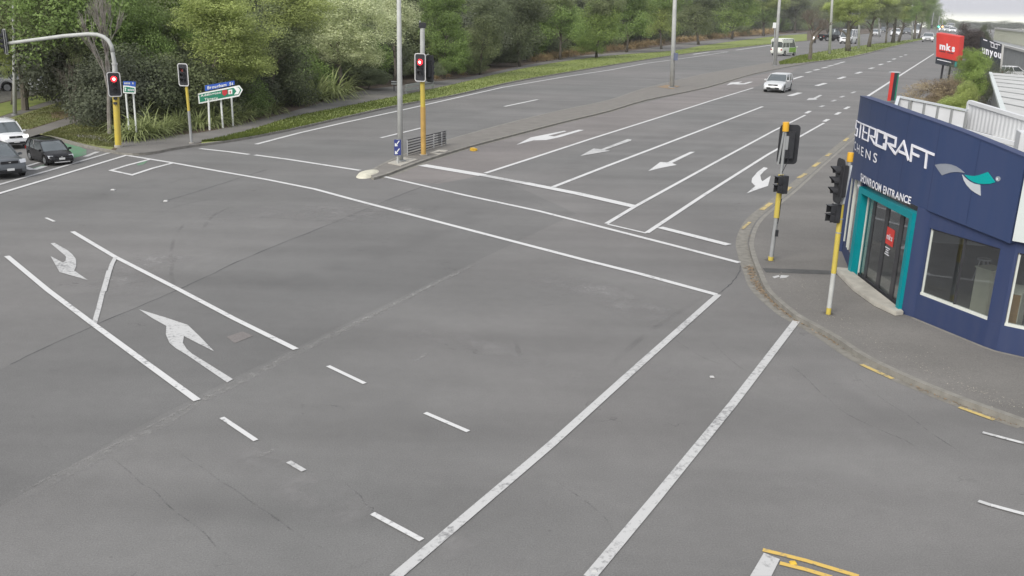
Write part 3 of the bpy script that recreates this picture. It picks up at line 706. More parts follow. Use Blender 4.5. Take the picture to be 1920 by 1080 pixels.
# pale capping along the fascia top and the roof behind it
vs, fs = [], []
for i, p in enumerate(fpl):
    a = p + FN(i)*sgn*.015; b = p - FN(i)*sgn*(TH+.05); z = ztop[i]
    vs += [(a.x, a.y, z+.004), (a.x, a.y, z+.03), (b.x, b.y, z+.03), (b.x, b.y, z+.004)]
for i in range(n-1):
    for k in range(4): fs.append((i*4+k, i*4+(k+1) % 4, i*4+4+(k+1) % 4, i*4+4+k))
MB().add(vs, fs).build('capping', MAT['navy2'], shop)
back = [(p - FN(i)*sgn*(TH+.01)) for i, p in enumerate(fpl)]
roof_poly = [(p.x, p.y) for p in back] + [(30, 42), (34, 36), (26, 14), (13.6, 17.6), (12.0, 19.4)]
def roofsheet():
    from mathutils.geometry import tessellate_polygon
    hole = [(11.7, 21.5), (16.6, 18.4), (19.6, 28.0), (12.7, 29.9)]  # unseen roof opening, added to let daylight onto the showroom interior
    o3, h3 = [Vector((x, y, 0)) for x, y in roof_poly], [Vector((x, y, 0)) for x, y in hole]
    allp = o3 + h3; tri = tessellate_polygon([o3, h3]); m = MB(); k = len(allp); no = len(o3)
    fs = [tuple(t) for t in tri] + [tuple(k+i for i in t)[::-1] for t in tri]
    fs += [(i, (i+1) % no, k+(i+1) % no, k+i) for i in range(no)] + [(no+i, no+(i+1) % 4, k+no+(i+1) % 4, k+no+i) for i in range(4)]
    m.add([(p.x, p.y, 3.60) for p in allp] + [(p.x, p.y, 3.42) for p in allp], fs)
    MB().sheet(hole, 3.61).build('added_rooflight', MAT['clear'], shop)
    return m
roofsheet().build('roof', MAT['roofm'], shop)
# flashing apron sloping from the capping down to the roof
vs, fs = [], []
for i, p in enumerate(fpl):
    a = p - FN(i)*sgn*(TH+.012); b = p - FN(i)*sgn*(TH+.75); vs += [(a.x, a.y, ztop[i]-.14), (b.x, b.y, max(4.0, ztop[i]-.62))]
for i in range(n-1): fs.append((2*i, 2*i+1, 2*i+3, 2*i+2))
MB().add(vs, fs).build('flashing', MAT['greenwhite'], shop)

for _k in range(1, 7):
    _u = cum[-1]*_k/7; _b = MB(); _ps = [fas(_u-.006, 0, .0), fas(_u+.006, 0, .0)]
    _zz = [interp(list(zip(cum, zbot)), _u)+.01, interp(list(zip(cum, ztop)), _u)-.01]
    _o = [fas(_u-.006, 0, .003), fas(_u+.006, 0, .003)]
    _b.add([(_o[0].x, _o[0].y, _zz[0]), (_o[1].x, _o[1].y, _zz[0]), (_o[1].x, _o[1].y, _zz[1]), (_o[0].x, _o[0].y, _zz[1])], [(0, 1, 2, 3)])
    _b.build('panel_joint', MAT['navyj'], shop)
# lettering: MASTERCRAFT in squared strokes, mapped on the curve
u00, z00 = pix2fas(1605.5, 226); u01, z01 = pix2fas(1751, 289.5); u10, z10 = pix2fas(1603.5, 254); u11, z11 = pix2fas(1747, 318.5)
def bil(c, x, y):
    (ua, za), (ub, zb), (uc, zc), (ud, zd) = c
    return (ua*(1-x)+ub*x)*y + (uc*(1-x)+ud*x)*(1-y), (za*(1-x)+zb*x)*y + (zc*(1-x)+zd*x)*(1-y)
C1 = ((u00, z00), (u01, z01), (u10, z10), (u11, z11))
STR = {
 'M': [((0, 0), (0, 1), (.5, .35), (1, 1), (1, 0))], 'A': [((-.12, 0), (.5, 1.0), (1.05, 0)), ((.22, .26), (.86, .26))],
 'S': [((1, 1), (.0, 1), (0, .52), (1, .48), (1, 0), (0, 0))], 'T': [((-.05, 1), (1.05, 1)), ((.5, 1), (.5, 0))],
 'E': [((1, 1), (0, 1), (0, 0), (1, 0)), ((0, .5), (.85, .5))], 'R': [((0, 0), (0, 1), (1, 1), (1, .45), (.25, .45), (1.05, 0))],
 'C': [((1, .72), (1, 1), (0, 1), (0, 0), (1, 0), (1, .26))], 'F': [((1.05, 1), (.1, 1), (.1, 0)), ((.1, .5), (.85, .5))]}
def stroke_letter(ch, x0, x1, C, th, parent, m, off=.03):
    wdt = x1-x0; b = MB()
    for pl in STR[ch]:
        pts = []
        for p, q in zip(pl[:-1], pl[1:]):
            for k in range(4): pts.append(Vector(p).lerp(Vector(q), k/4))
        pts.append(Vector(pl[-1]))
        asp = wdt/1.0; W2 = [Vector((p.x*wdt + x0, p.y)) for p in pts]
        sx_ = (C[1][0]-C[0][0]); sz_ = abs(C[0][1]-C[2][1])
        def M3(p, o):
            u, z = bil(C, p.x, p.y); return fas(u, z, o)
        lft, rgt = [], []; m_ = len(W2)
        S = [Vector((p.x*abs(sx_), p.y*sz_)) for p in W2]
        for i, p in enumerate(S):
            a = (p-S[i-1]).normalized() if i else None; c = (S[i+1]-p).normalized() if i < m_-1 else None
            d = (a+c) if a is not None and c is not None else (a or c); d = d.normalized() if d.length > .05 else (a or c)
            nn = Vector((-d.y, d.x)); k = 1
            if a is not None and c is not None: k = 1/max(.45, nn.dot(Vector((-a.y, a.x))))
            e_ = Vector((0, 0))
            if i == 0: e_ = -d*th*.5
            if i == m_-1: e_ = d*th*.5
            for lst, sg in ((lft, 1), (rgt, -1)):
                q = p + e_ + nn*sg*th/2*k; lst.append(Vector((q.x/abs(sx_), q.y/sz_)))
        vs = [M3(p, off) for p in lft] + [M3(p, off) for p in rgt] + [M3(p, .001) for p in lft] + [M3(p, .001) for p in rgt]
        fs = []
        for i in range(m_-1): fs += [(i, m_+i, m_+i+1, i+1), (2*m_+i, i, i+1, 2*m_+i+1), (m_+i, 3*m_+i, 3*m_+i+1, m_+i+1)]
        fs += [(0, 2*m_, 3*m_, m_), (m_-1, 2*m_-1, 4*m_-1, 3*m_-1)]
        b.add(vs, fs)
    return b.build('letter', m, parent)
TT = [(1602, 225.2), (1751, 289.5)]; BB = [(1600, 251.5), (1747, 318.5)]
for ch, xl, xr in (('S', 1604, 1610.5), ('T', 1612, 1620), ('E', 1621, 1629), ('R', 1631.5, 1643), ('C', 1646.5, 1660.5), ('R', 1664, 1681), ('A', 1686, 1706), ('F', 1710, 1727), ('T', 1729, 1750)):
    cc = []
    for y_tab, dx in ((TT, 0), (BB, -3.2)):
        for x in (xl, xr): cc.append(pix2fas(max(1602.5 if dx == 0 else 1600.8, x+dx), interp(y_tab, x+dx)))
    stroke_letter(ch, 0, 1, tuple(cc), .060 if xl > 1640 else .040 if xl > 1625 else .032, shop, MAT['letter'])
def font_letters(text, C, x0, x1, parent, m, bold=0.0, name='letter', space=1.0, mapf=None, off=.02, asone=False, count=None):
    """text in the built-in face laid from x0 to x1 of the quad C (0..1), y from baseline to cap height"""
    adv_, glyphs = 0.0, []
    for ch in text:
        if ch == ' ': adv_ += .62*space; continue
        cu = bpy.data.curves.new('t', 'FONT'); cu.body = ch; cu.size = 1.0; cu.offset = bold; cu.resolution_u = 3
        o = bpy.data.objects.new('t', cu); COL.objects.link(o); bpy.context.view_layer.update()
        me = o.to_mesh(); vs = [v.co.copy() for v in me.vertices]; fs = [tuple(p.vertices) for p in me.polygons]
        o.to_mesh_clear(); bpy.data.objects.remove(o); bpy.data.curves.remove(cu)
        if not vs: continue
        mn = min(v.x for v in vs); mxx = max(v.x for v in vs)
        glyphs.append((vs, fs, adv_-mn)); adv_ += (mxx-mn) + .10*space + (0.06 if space > 1 else 0)
    tot = adv_-.10*space; b = MB(); res = []
    for vs, fs, ofs in glyphs:
        if not asone: b = MB()
        P = []
        for v in vs:
            x = x0 + (x1-x0)*(v.x+ofs)/tot; y = v.y/.70
            P.append(mapf(x, y, off) if mapf else fas(*bil(C, x, y), off))
        b.add(P, fs)
        if not asone: res.append(b.build(name, m, parent))
    if asone: res.append(b.build(name, m, parent))
    return res
CK = (pix2fas(1603.5, 263), pix2fas(1648, 289), pix2fas(1602.5, 279), pix2fas(1646, 306.5))
font_letters('CHENS', CK, 0, 1.0, shop, MAT['letter'], space=2.6, bold=.008)
CS = (pix2fas(1615.5, 324), pix2fas(1710.5, 369.5), pix2fas(1614.5, 339), pix2fas(1708, 383))
font_letters('SHOWROOM ENTRANCE', CS, 0, 1, shop, MAT['letter'], bold=.022, space=.7)
def fasshape(pts, m, off=.012, name='logo_shape'):
    pts = [pix2fas(1640+x/6, 200+y/6) for x, y in pts]; b = MB()
    vs = [fas(u, z, off) for u, z in pts]; k = len(vs); vs += [fas(u, z, .001) for u, z in pts]
    b.add(vs, [tuple(range(k))] + [(i, (i+1) % k, k+(i+1) % k, k+i) for i in range(k)])
    return b.build(name, m, shop)
fasshape([(680, 655), (740, 643), (800, 641), (860, 650), (920, 672), (970, 705), (1015, 745), (985, 740), (940, 735), (900, 735), (850, 742), (800, 757), (760, 772), (720, 715)], MAT['greyprint'])
fasshape([(1015, 765), (1060, 775), (1120, 780), (1170, 772), (1220, 755), (1275, 735), (1320, 795), (1360, 850), (1300, 868), (1230, 870), (1170, 865), (1110, 845), (1060, 810)], MAT['tealprint'], off=.016)
fasshape([(990, 765), (1020, 800), (1070, 840), (1120, 865), (1190, 880), (1196, 1000), (1140, 970), (1090, 935), (1040, 880), (1010, 830)], MAT['lightprint'], off=.020)
fasshape([(1390+28*math.cos(a), 812+30*math.sin(a)) for a in [k*math.pi/8 for k in range(16)]], MAT['greyprint'], name='registered_mark')
CR2 = (pix2fas(1640+1378/6, 200+798/6), pix2fas(1640+1403/6, 200+804/6), pix2fas(1640+1376/6, 200+826/6), pix2fas(1640+1401/6, 200+832/6))
font_letters('R', CR2, 0, 1, shop, MAT['letter'], off=.018, bold=.02)

# ground-floor walls
def wallseg(p, q, z0, z1, th=.14, m='navy2', name='wall'):
    p, q = Vector(p), Vector(q); d = (q-p).normalized(); nn = Vector((d.y, -d.x))     # inwards = away from street
    mid = (p+q)/2
    if (mid + nn).length < mid.length: nn = -nn
    o = nn*th
    return MB().prism([tuple(p), tuple(q), tuple(q+o), tuple(p+o)], z0, z1).build(name, MAT[m], shop)
CL, CRt, W0, W1, W2, W3 = (10.21, 26.4), (10.2, 22.6), (10.40, 22.30), (11.19, 20.22), (11.34, 19.93), (11.86, 19.5)
W4 = (15.5, 16.6)
def lp(a, b, t): return (a[0]+(b[0]-a[0])*t, a[1]+(b[1]-a[1])*t)
# side wall with two tall windows
S1, S2 = (10.86, 29.1), (13.0, 31.6)
wallseg(lp(CL, S1, .02), S1, .12, .55); wallseg(lp(CL, S1, .02), lp(CL, S1, .14), .55, 2.95); wallseg(lp(CL, S1, .48), lp(CL, S1, .56), .55, 2.95, m='whitewall'); wallseg(lp(CL, S1, .90), S1, .55, 2.95)
wallseg(S1, S2, .12, 2.95); wallseg(lp(CL, S1, .02), S1, 2.951, 3.42)
for a, b in ((.15, .47), (.57, .89)):
    MB().bar((*lp(CL, S1, a), 1.75), (*lp(CL, S1, b), 1.75), .02, 2.36).build('window_pane', MAT['glass'], shop)
    for t in (a+.005, b-.005): MB().box((*lp(CL, S1, t), 1.75), (.06, .05, 2.4)).build('window_mullion', MAT['winframe'], shop)
# window wall pieces: sill panel, piers, header
zs, zh = .76, 2.5
wallseg(CRt, W0, .12, 2.95); wallseg(W0, lp(W0, W1, .03), zs, 2.95)
wallseg(W0, W1, .12, zs-.001); wallseg(lp(W0, W1, .03), lp(W0, W1, .985), zh, 2.95); wallseg(lp(W0, W1, .985), W2, zs, 2.95); wallseg(W1, W2, .12, zs-.001)
wallseg(W2, W3, .12, zs-.001); wallseg(W3, W4, .12, zs-.001)
wallseg(W2, lp(W2, W3, .10), zs, 2.75); wallseg(lp(W2, W3, .10), W3, zh, 2.75); wallseg(W3, W4, zh-.05, 2.75)
def window(a, b, z0, z1, mull=(.5,), deep=.07):
    a, b = Vector(a), Vector(b); d = (b-a).normalized(); nn = Vector((d.y, -d.x))
    if (a+nn).length < a.length: nn = -nn
    a2, b2 = a+nn*deep, b+nn*deep
    wnd = MB().bar((*a2, z0+.03), (*b2, z0+.03), .09, .07).build('window', MAT['winframe'], shop)
    MB().bar((*a2, z1-.02), (*b2, z1-.02), .05, .04).build('window_head', MAT['alu'], wnd)
    for p, w_ in ((a2+d*.02, .05), (b2-d*.015, .03)): MB().box((p.x, p.y, (z0+z1)/2), (.05, w_, z1-z0)).build('jamb', MAT['winframe'], wnd)
    for t in mull:
        p = a2.lerp(b2, t); MB().box((p.x, p.y, (z0+z1)/2), (.045, .045, z1-z0-.02)).build('mullion', MAT['alu'], wnd)
    ts = [0]+list(mull)+[1]
    for t0, t1 in zip(ts[:-1], ts[1:]):
        p, q = a2.lerp(b2, t0+.02), a2.lerp(b2, t1-.02)
        MB().bar((*p, (z0+z1)/2), (*q, (z0+z1)/2), .012, z1-z0-.08).build('pane', MAT['glass'], wnd)
window(lp(W0, W1, .03), lp(W0, W1, .985), zs, zh)
window(lp(W2, W3, .10), W3, zs, zh, mull=()); window(lp(W3, W4, .01), lp(W3, W4, .6), zs, zh-.05, mull=(.5,))
# doorway: teal frame, sliding glass leaves, step
door = MB()
dd = (Vector(CRt)-Vector(CL)).normalized(); ztd = 2.78
def dbox(t0, t1, z0, z1, w_, x_): 
    p, q = lp(CL, CRt, t0), lp(CL, CRt, t1); return ((p[0]+q[0])/2+x_, (p[1]+q[1])/2, (z0+z1)/2), (w_, abs(q[1]-p[1]), z1-z0)
for t0, t1, z0, z1 in ((0, .062, .14, ztd), (.955, 1.0, .14, ztd), (.062, .955, ztd-.17, ztd)): door.box(*dbox(t0, t1, z0, z1, .24, .02))
dr = door.build('door_frame', MAT['teal'], shop)
for t0, t1, m_ in ((.0705, .19, 'glass'), (.24, .44, 'glass'), (.50, .70, 'glass'), (.76, .93, 'glass')):
    MB().box(*dbox(t0, t1, .24, ztd-.25, .015, .12)).build('door_glass', MAT[m_], shop)
for t0, t1, m_ in ((.19, .24, 'alu'), (.44, .50, 'alu'), (.70, .76, 'alu'), (.93, .945, 'alu'), (.0705, .0805, 'winframe')):
    MB().box(*dbox(t0, t1, .15, ztd-.225, .05, .12)).build('door_stile', MAT[m_], shop)
MB().box(*dbox(.081, .93, .15, .24, .045, .12)).build('door_rail', MAT['alu'], shop)
MB().box(*dbox(.085, .16, .25, ztd-.26, .03, .20)).build('inner_blind', MAT['cream'], shop)
CD = lambda t, z: Vector((*lp(CL, CRt, t), z)) + Vector((.105, 0, 0))
b = MB(); b.add([CD(.50, 1.55), CD(.64, 1.55), CD(.64, 2.02), CD(.50, 2.02)], [(0, 1, 2, 3)]); o = b.build('door_poster', MAT['red'], shop)
font_letters('mks', None, 0, 1, shop, MAT['letter'], asone=True, name='poster_letters', bold=.02, mapf=lambda x, y, f: Vector((10.205+.092, 0, 0)) + Vector((0, lp(CL, CRt, .52+.10*x)[1], 1.70+.16*y)))
b = MB()
for z in (1.28, 1.34, 1.40, 1.46): b.box((10.303, lp(CL, CRt, .56)[1], z), (.004, .22+.1*math.sin(z*40), .025))
b.build('opening_hours_print', MAT['letter'], shop)
step = MB(); step.prism([(9.78, 26.7), (9.62, 24.6), (9.70, 23.2), (9.95, 22.35), (10.2, 22.45), (10.2, 26.6)], .115, .24)
tag(step.build('doorstep', MAT['conc'], shop, bevel=.02))
MB().ribbon([(10.38, 22.26), W1, W2, W3, W4], .05, .134, .02, side=-.04).build('footing_strip', MAT['kerb'], shop)
# interior: floor, back walls, ceiling
inpoly = [(10.4, 26.2), (10.40, 22.7), (10.6, 22.3), (11.35, 20.3), (12.0, 19.8), (15.6, 16.9), (19, 20), (18, 30), (13, 31), (11.2, 29)]
MB().sheet(inpoly, .13).build('interior_floor', MAT['floor'], shop)
MB().ribbon([(15.6, 16.9), (19, 20), (18, 30), (13, 31), (11.2, 29)], .1, 3.3, 3.15).build('interior_wall', MAT['whitewall'], shop)
# things inside the windows
def stool(x, y, label):
    t = thing('bar_stool', label, 'bar stool', (x, y, .13), .4, 'bar stools in the showroom window')
    MB().tube((0, 0, .66), (0, 0, .71), .19, n=16).build('seat', MAT['border'], t)
    for k in range(4):
        a = math.pi/4 + k*math.pi/2; MB().bar((.10*math.cos(a), .10*math.sin(a), .66), (.22*math.cos(a), .22*math.sin(a), 0), .032).build('leg', MAT['border'], t)
    r = MB(); pts = [(.17*math.cos(math.pi/4+k*math.pi/2), .17*math.sin(math.pi/4+k*math.pi/2), .22) for k in range(5)]
    for a, b_ in zip(pts[:-1], pts[1:]): r.bar(a, b_, .02)
    r.build('foot_rail', MAT['lightprint'], t)
_p = G(1848, 553, .13); stool(_p.x, _p.y, 'pale bar stool standing just inside the wide showroom window'); _p = G(1838, 528, .13); stool(_p.x, _p.y, 'second bar stool further back inside the showroom window')
def cab(x, y, label, sx=.7, sy=.6, h=.9, rz=.35):
    t = thing('kitchen_display', label, 'kitchen cabinet', (x, y, .13), rz)
    MB().box((0, 0, h/2), (sx, sy, h)).build('carcass', MAT['cream'] if h > 1.22 else MAT['wood'], t, bevel=.01)
    MB().box((0, 0, h+.02), (sx+.06, sy+.06, .04)).build('bench_top', MAT['cream'], t)
    for k in (-1, 1): MB().box((k*sx/4, -sy/2-.01, h/2), (sx/2-.02, .018, h-.06)).build('cabinet_door', MAT['cream'], t)
cab(12.35, 22.6, 'cream kitchen cabinet display behind the right pane of the wide window', sx=.5, sy=.5, h=1.25)
cab(12.05, 20.95, 'cream and timber kitchen unit showing in the far right window', sx=.8, sy=.5, h=1.2, rz=.9)
cab(13.4, 19.4, 'second timber kitchen unit behind the far right window', rz=-.7, h=.9)

# pale fascia of the lower section to the right, stepping past the navy one
EP = Vector(FP[0])
wp = [tuple(EP + Vector((.10, .02))), (11.86-.1, 19.42), (14.6, 17.2)]
zt2 = ztop[0]-.02
MB().ribbon(wp, .16, zt2, zt2-2.78, side=-.04).build('pale_fascia', MAT['greenwhite'], shop)

# framed sign backs and ribbed white parapet on the roof
A_ = G(1678, 226, 3.6); B_ = G(1806, 243, 3.6)
ztl, ztr = ZT(A_, 181), ZT(B_, 207)
fr = thing('roof_sign_frame', 'grey framed back of a roof sign in bays above the navy fascia', 'sign frame', (0, 0, 0))
nb = 5; dv = (B_-A_)
for k in range(nb):
    t0, t1 = (k+.06)/nb, (k+.94)/nb; p, q = A_.lerp(B_, t0), A_.lerp(B_, t1); zz0 = 3.66; zz1 = ztl+(ztr-ztl)*(t0+t1)/2-.06
    mbp = MB(); mbp.add([(p.x, p.y, zz0), (q.x, q.y, zz0), (q.x, q.y, ztl+(ztr-ztl)*t1-.06), (p.x, p.y, ztl+(ztr-ztl)*t0-.06), (p.x+.01, p.y+.05, zz0), (q.x+.01, q.y+.05, zz0), (q.x+.01, q.y+.05, ztl+(ztr-ztl)*t1-.06), (p.x+.01, p.y+.05, ztl+(ztr-ztl)*t0-.06)], [(0, 1, 2, 3), (4, 7, 6, 5), (0, 4, 5, 1), (3, 2, 6, 7)])
    mbp.build('sign_panel', MAT['whitewall'], fr)
for k in range(nb+1):
    p = A_.lerp(B_, k/nb); z1 = ztl+(ztr-ztl)*k/nb
    for dx in ((0,) if k not in (1,) else (-.06, .06)):
        MB().bar((p.x+dx, p.y-.04, 3.6), (p.x+dx, p.y-.04, z1-.05), .07).build('post', MAT['greym'], fr)
MB().bar((A_.x, A_.y-.03, ztl), (B_.x+.02, B_.y-.03, ztr), .12, .07).build('top_rail', MAT['lightprint'], fr)
q = AT(A_, 1655, 200); MB().bar((A_.x, A_.y-.03, ztl), (q.x, q.y-1.2, q.z-.05), .12, .07).build('brace', MAT['lightprint'], fr)
MB().bar((A_.x, A_.y, 3.65), (B_.x, B_.y, 3.65), .10, .10).build('bottom_rail', MAT['lightprint'], fr)

A_ = G(1810, 241, 3.6); B_ = G(1925, 268, 3.6); ztl, ztr = ZT(A_, 188), ZT(B_, 222)
par = thing('roof_parapet', 'white ribbed metal parapet wall on the roof right of the framed sign backs', 'parapet', (0, 0, 0))
dv = B_-A_; nn = Vector((dv.y, -dv.x, 0)).normalized(); nr = 16; vs, fs = [], []
for k in range(nr*4+1):
    t = k/(nr*4); ph = k % 4; o_ = (0, .02, .02, 0)[ph]; p = A_.lerp(B_, t) + nn*o_
    vs += [(p.x, p.y, 3.6), (p.x, p.y, ztl+(ztr-ztl)*t-.12)]
for k in range(nr*4): fs.append((2*k, 2*k+2, 2*k+3, 2*k+1))
MB().add(vs, fs).build('ribbed_sheet', MAT['whitewall'], par)
MB().bar((A_.x, A_.y, ztl-.06), (B_.x, B_.y, ztr-.06), .16, .13).build('capping', MAT['whitewall'], par)
MB().bar((A_.x, A_.y, 3.6), (A_.x, A_.y, ztl-.05), .12, .16).build('end_trim', MAT['whitewall'], par)
# roof gutter lip with clips in front of the parapet
for k in range(9):
    p = G(1812+k*10.2, 252.5+k*2.6, 3.72); MB().box((p.x, p.y, 3.64), (.05, .16, .07), rz=-.3).build('gutter_clip', MAT['greym'], par)
a, b_ = G(1806, 249, 3.6), G(1925, 280, 3.6); MB().bar((a.x, a.y, 3.68), (b_.x, b_.y, 3.68), .12, .14).build('gutter_lip', MAT['whitewall'], par)
ph = thing('roof_plant_box', 'white boxy cover on the roof at the right picture edge', 'roof box', (0, 0, 0))
p = G(1915, 290, 3.6); MB().box((p.x+.35, p.y, 3.95), (1.0, .9, .70), rz=-.35).build('cover', MAT['whitewall'], ph, bevel=.01)
for k in range(3): MB().box((p.x+.1, p.y-.46, 3.8+k*.12), (.5, .02, .05), rz=-.35).build('louvre', MAT['greym'], ph)

# pale ribbed roof of the next building
nb_ = thing('neighbour_shed', 'low shed with pale ribbed metal roof behind the showroom roof', 'shed', (0, 0, 0))
zr = 3.3
TLp, TRp, BRp, BLp = G(1857, 136, zr), G(1990, 146, zr), G(1990, 236, zr), G(1881, 208, zr)
MB().prism([TLp.to_2d(), TRp.to_2d(), BRp.to_2d(), BLp.to_2d()], zr-.12, zr).build('roof', MAT['roofm'], nb_)
for k in range(1, 8):
    t = k/8; p, q = TLp.lerp(BLp, t), TRp.lerp(BRp, t); MB().bar((p.x, p.y, zr+.025), (q.x, q.y, zr+.025), .10, .05).build('roof_rib', MAT['greym'], nb_)
MB().bar((TLp.x, TLp.y, zr-.02), (BLp.x, BLp.y, zr-.02), .25, .16).build('gutter', MAT['greenwhite'], nb_)
MB().prism([(TLp.x+.4, TLp.y-.3), (TRp.x, TRp.y-.3), (BRp.x, BRp.y+.3), (BLp.x+.4, BLp.y+.3)], -.05, zr-.13).build('wall', MAT['greym'], nb_)

# large grey warehouse further back, with a lighter upper storey
wh = thing('grey_warehouse', 'long grey warehouse with glazed upper storey at the right edge', 'warehouse', (0, 0, 0))
g0 = G(1852, 134, 0); g1 = G(1990, 160, 0)
def WZ(g, y): return ZT(g, y)
d_ = (g1-g0); back_ = Vector((30, 60, 0))
g0 = G(1854, 122, 0); g1 = G(1990, 168, 0)
zl, zr_ = WZ(g0, 80), WZ(g1, 116)
h0, h1 = g0*1.22, g1*1.22; k0, k1 = g0*1.6, g1*1.6
zt0, zt1 = WZ(h0, 54), WZ(h1, 70)
def slab_box(a, b_, c, d, za, zb, name, m):
    vs = [(p.x, p.y, 0) for p in (a, b_, c, d)] + [(a.x, a.y, za), (b_.x, b_.y, zb), (c.x, c.y, zb), (d.x, d.y, za)]
    return MB().add(vs, [(0, 1, 5, 4), (1, 2, 6, 5), (2, 3, 7, 6), (3, 0, 4, 7), (4, 5, 6, 7)]).build(name, m, wh)
slab_box(g0, g1, h1*.995, h0*.995, zl, zr_, 'wall', MAT['greym'])
slab_box(h0, h1, k1, k0, zt0, zt1, 'upper_wall', MAT['cream'])
MB().bar((g0.x-.2, g0.y-.2, zl), (g1.x, g1.y-.2, zr_), .5, .35).build('eave_gutter', MAT['roofm'], wh)
for k in range(1, 14):
    p = g0.lerp(g1, k/14); MB().bar((p.x, p.y-.08, 0), (p.x, p.y-.08, zl+(zr_-zl)*k/14-.2), .10).build('cladding_joint', MAT['greym'], wh)
MB().bar((h0.x, h0.y-.3, zt0+.1), (h1.x, h1.y-.3, zt1+.1), .7, .35).build('parapet', MAT['roofm'], wh)
for k in range(16):
    t0 = .14+k*.052
    if k in (2, 6, 7): continue
    p, q = h0.lerp(h1, t0), h0.lerp(h1, t0+.043); zz = zt0+(zt1-zt0)*t0
    wv = MB().bar((p.x, p.y-.25, zz-1.35), (q.x, q.y-.25, zz-1.35), .10, 1.5).build('window', MAT['alu'], wh)
    MB().bar((p.x+.1, p.y-.36, zz-1.35), (q.x-.1, q.y-.36, zz-1.35), .06, 1.2).build('pane', MAT['carglass'], wv)

# ------------------------------------------------------------------ signs on the right
def panel(pts, th, m, name, parent):
    """pts: 4 world corners (TL,TR,BR,BL); thickness away from the viewer"""
    n_ = (pts[1]-pts[0]).cross(pts[3]-pts[0]).normalized()
    if n_.dot(pts[0]-CAMP) < 0: n_ = -n_
    vs = list(pts) + [p + n_*th for p in pts]
    return MB().add(vs, [(0, 1, 2, 3), (7, 6, 5, 4), (0, 4, 5, 1), (1, 5, 6, 2), (2, 6, 7, 3), (3, 7, 4, 0)]).build(name, m, parent)
def quadmap(TL, TR, BR, BL, front=.02):
    n_ = (TR-TL).cross(BL-TL).normalized()
    if n_.dot(TL-CAMP) > 0: n_ = -n_
    return lambda x, y, f=0: (BL*(1-x)+BR*x)*(1-y) + (TL*(1-x)+TR*x)*y + n_*(front+f*0)
base = G(1772, 151)
mk = thing('red_billboard', 'red roadside billboard reading mks above the bare brown bush', 'billboard', (0, 0, 0))
def at2(px, py, dy=0):
    P_ = base + Vector((0, dy, 0)); return AT(P_, px, py)
TL, TR, BR, BL = at2(1756, 62), at2(1800, 69, -3), at2(1796, 115, -3), at2(1755, 106)
panel((TL, TR, BR, BL), .9, MAT['red'], 'panel', mk)
TL2, TR2, BR2, BL2 = at2(1755, 106.6), at2(1796, 115.6, -3), at2(1795, 128, -3), at2(1753.5, 119)
panel((TL2, TR2, BR2, BL2), .9, MAT['signdark'], 'lower_panel', mk)
qm = quadmap(TL, TR, BR, BL, .04)
font_letters('mks', None, 0, 1, mk, MAT['letter'], asone=True, bold=.045, mapf=lambda x, y, f: qm(.16+.68*x, .36+.27*y), name='lettering')
font_letters('MASTER KITCHENS', None, 0, 1, mk, MAT['signdark'], asone=True, mapf=lambda x, y, f: qm(.16+.66*x, .24+.07*y), name='small_lettering') if False else None
b = MB()
for k in range(9):
    if k in (4,): continue
    p0, p1 = qm(.16+k*.072, .25), qm(.16+k*.072+.052, .25); p2, p3 = qm(.16+k*.072+.052, .30), qm(.16+k*.072, .30); b.add([p0, p1, p2, p3], [(0, 1, 2, 3)])
b.build('small_print', MAT['signdark'], mk)
q2 = quadmap(TL2, TR2, BR2, BL2, .04)
b = MB(); b.add([q2(.08, .62), q2(.72, .62), q2(.72, .74), q2(.08, .74)], [(0, 1, 2, 3)]); b.build('white_print', MAT['letter'], mk)
b = MB(); b.add([q2(.88, .1), q2(.98, .1), q2(.98, .9), q2(.88, .9)], [(0, 1, 2, 3)]); b.build('teal_print', MAT['tealprint'], mk)
for px in (1768, 1782):
    P_ = AT(base, px, 140); MB().tube((P_.x, P_.y+.4, 0), (P_.x, P_.y+.4, AT(base, px, 110).z), .14).build('post', MAT['alu'], mk)
for dx, y0, y1, mm in ((1801, 101, 108, 'signwhite'), (1800, 120, 128, 'tealprint')):
    a = AT(base, dx, y0); c = AT(base, dx+6, y1); MB().box(((a.x+c.x)/2, a.y-2.8, (a.z+c.z)/2), (abs(c.x-a.x), .1, abs(a.z-c.z))).build('side_board', MAT[mm], mk)

base = G(1666, 193)
rs = thing('red_pylon_sign', 'narrow upright red and green pylon sign seen edge on beside the main road', 'pylon sign', (0, 0, 0))
ztp = ZT(base, 136); w_, d2 = .28, .8
ang = R(70)
MB().box((base.x, base.y, ztp/2+.1), (.30, .10, ztp-.2), rz=0).build('front_face', MAT['red'], rs, bevel=.01)
p1 = AT(base + Vector((0, .5, 0)), 1672, 170)
MB().box((base.x+.34, base.y+.35, ztp/2+.1), (.36, .5, ztp-.25)).build('dark_side', MAT['signdark'], rs)
MB().box((base.x+.60, base.y+.38, ztp/2+.1), (.14, .5, ztp-.25)).build('green_side', MAT['gsign'], rs)
MB().box((base.x+.28, base.y+.3, ztp+.02), (.85, .6, .10)).build('cap', MAT['lightprint'], rs)

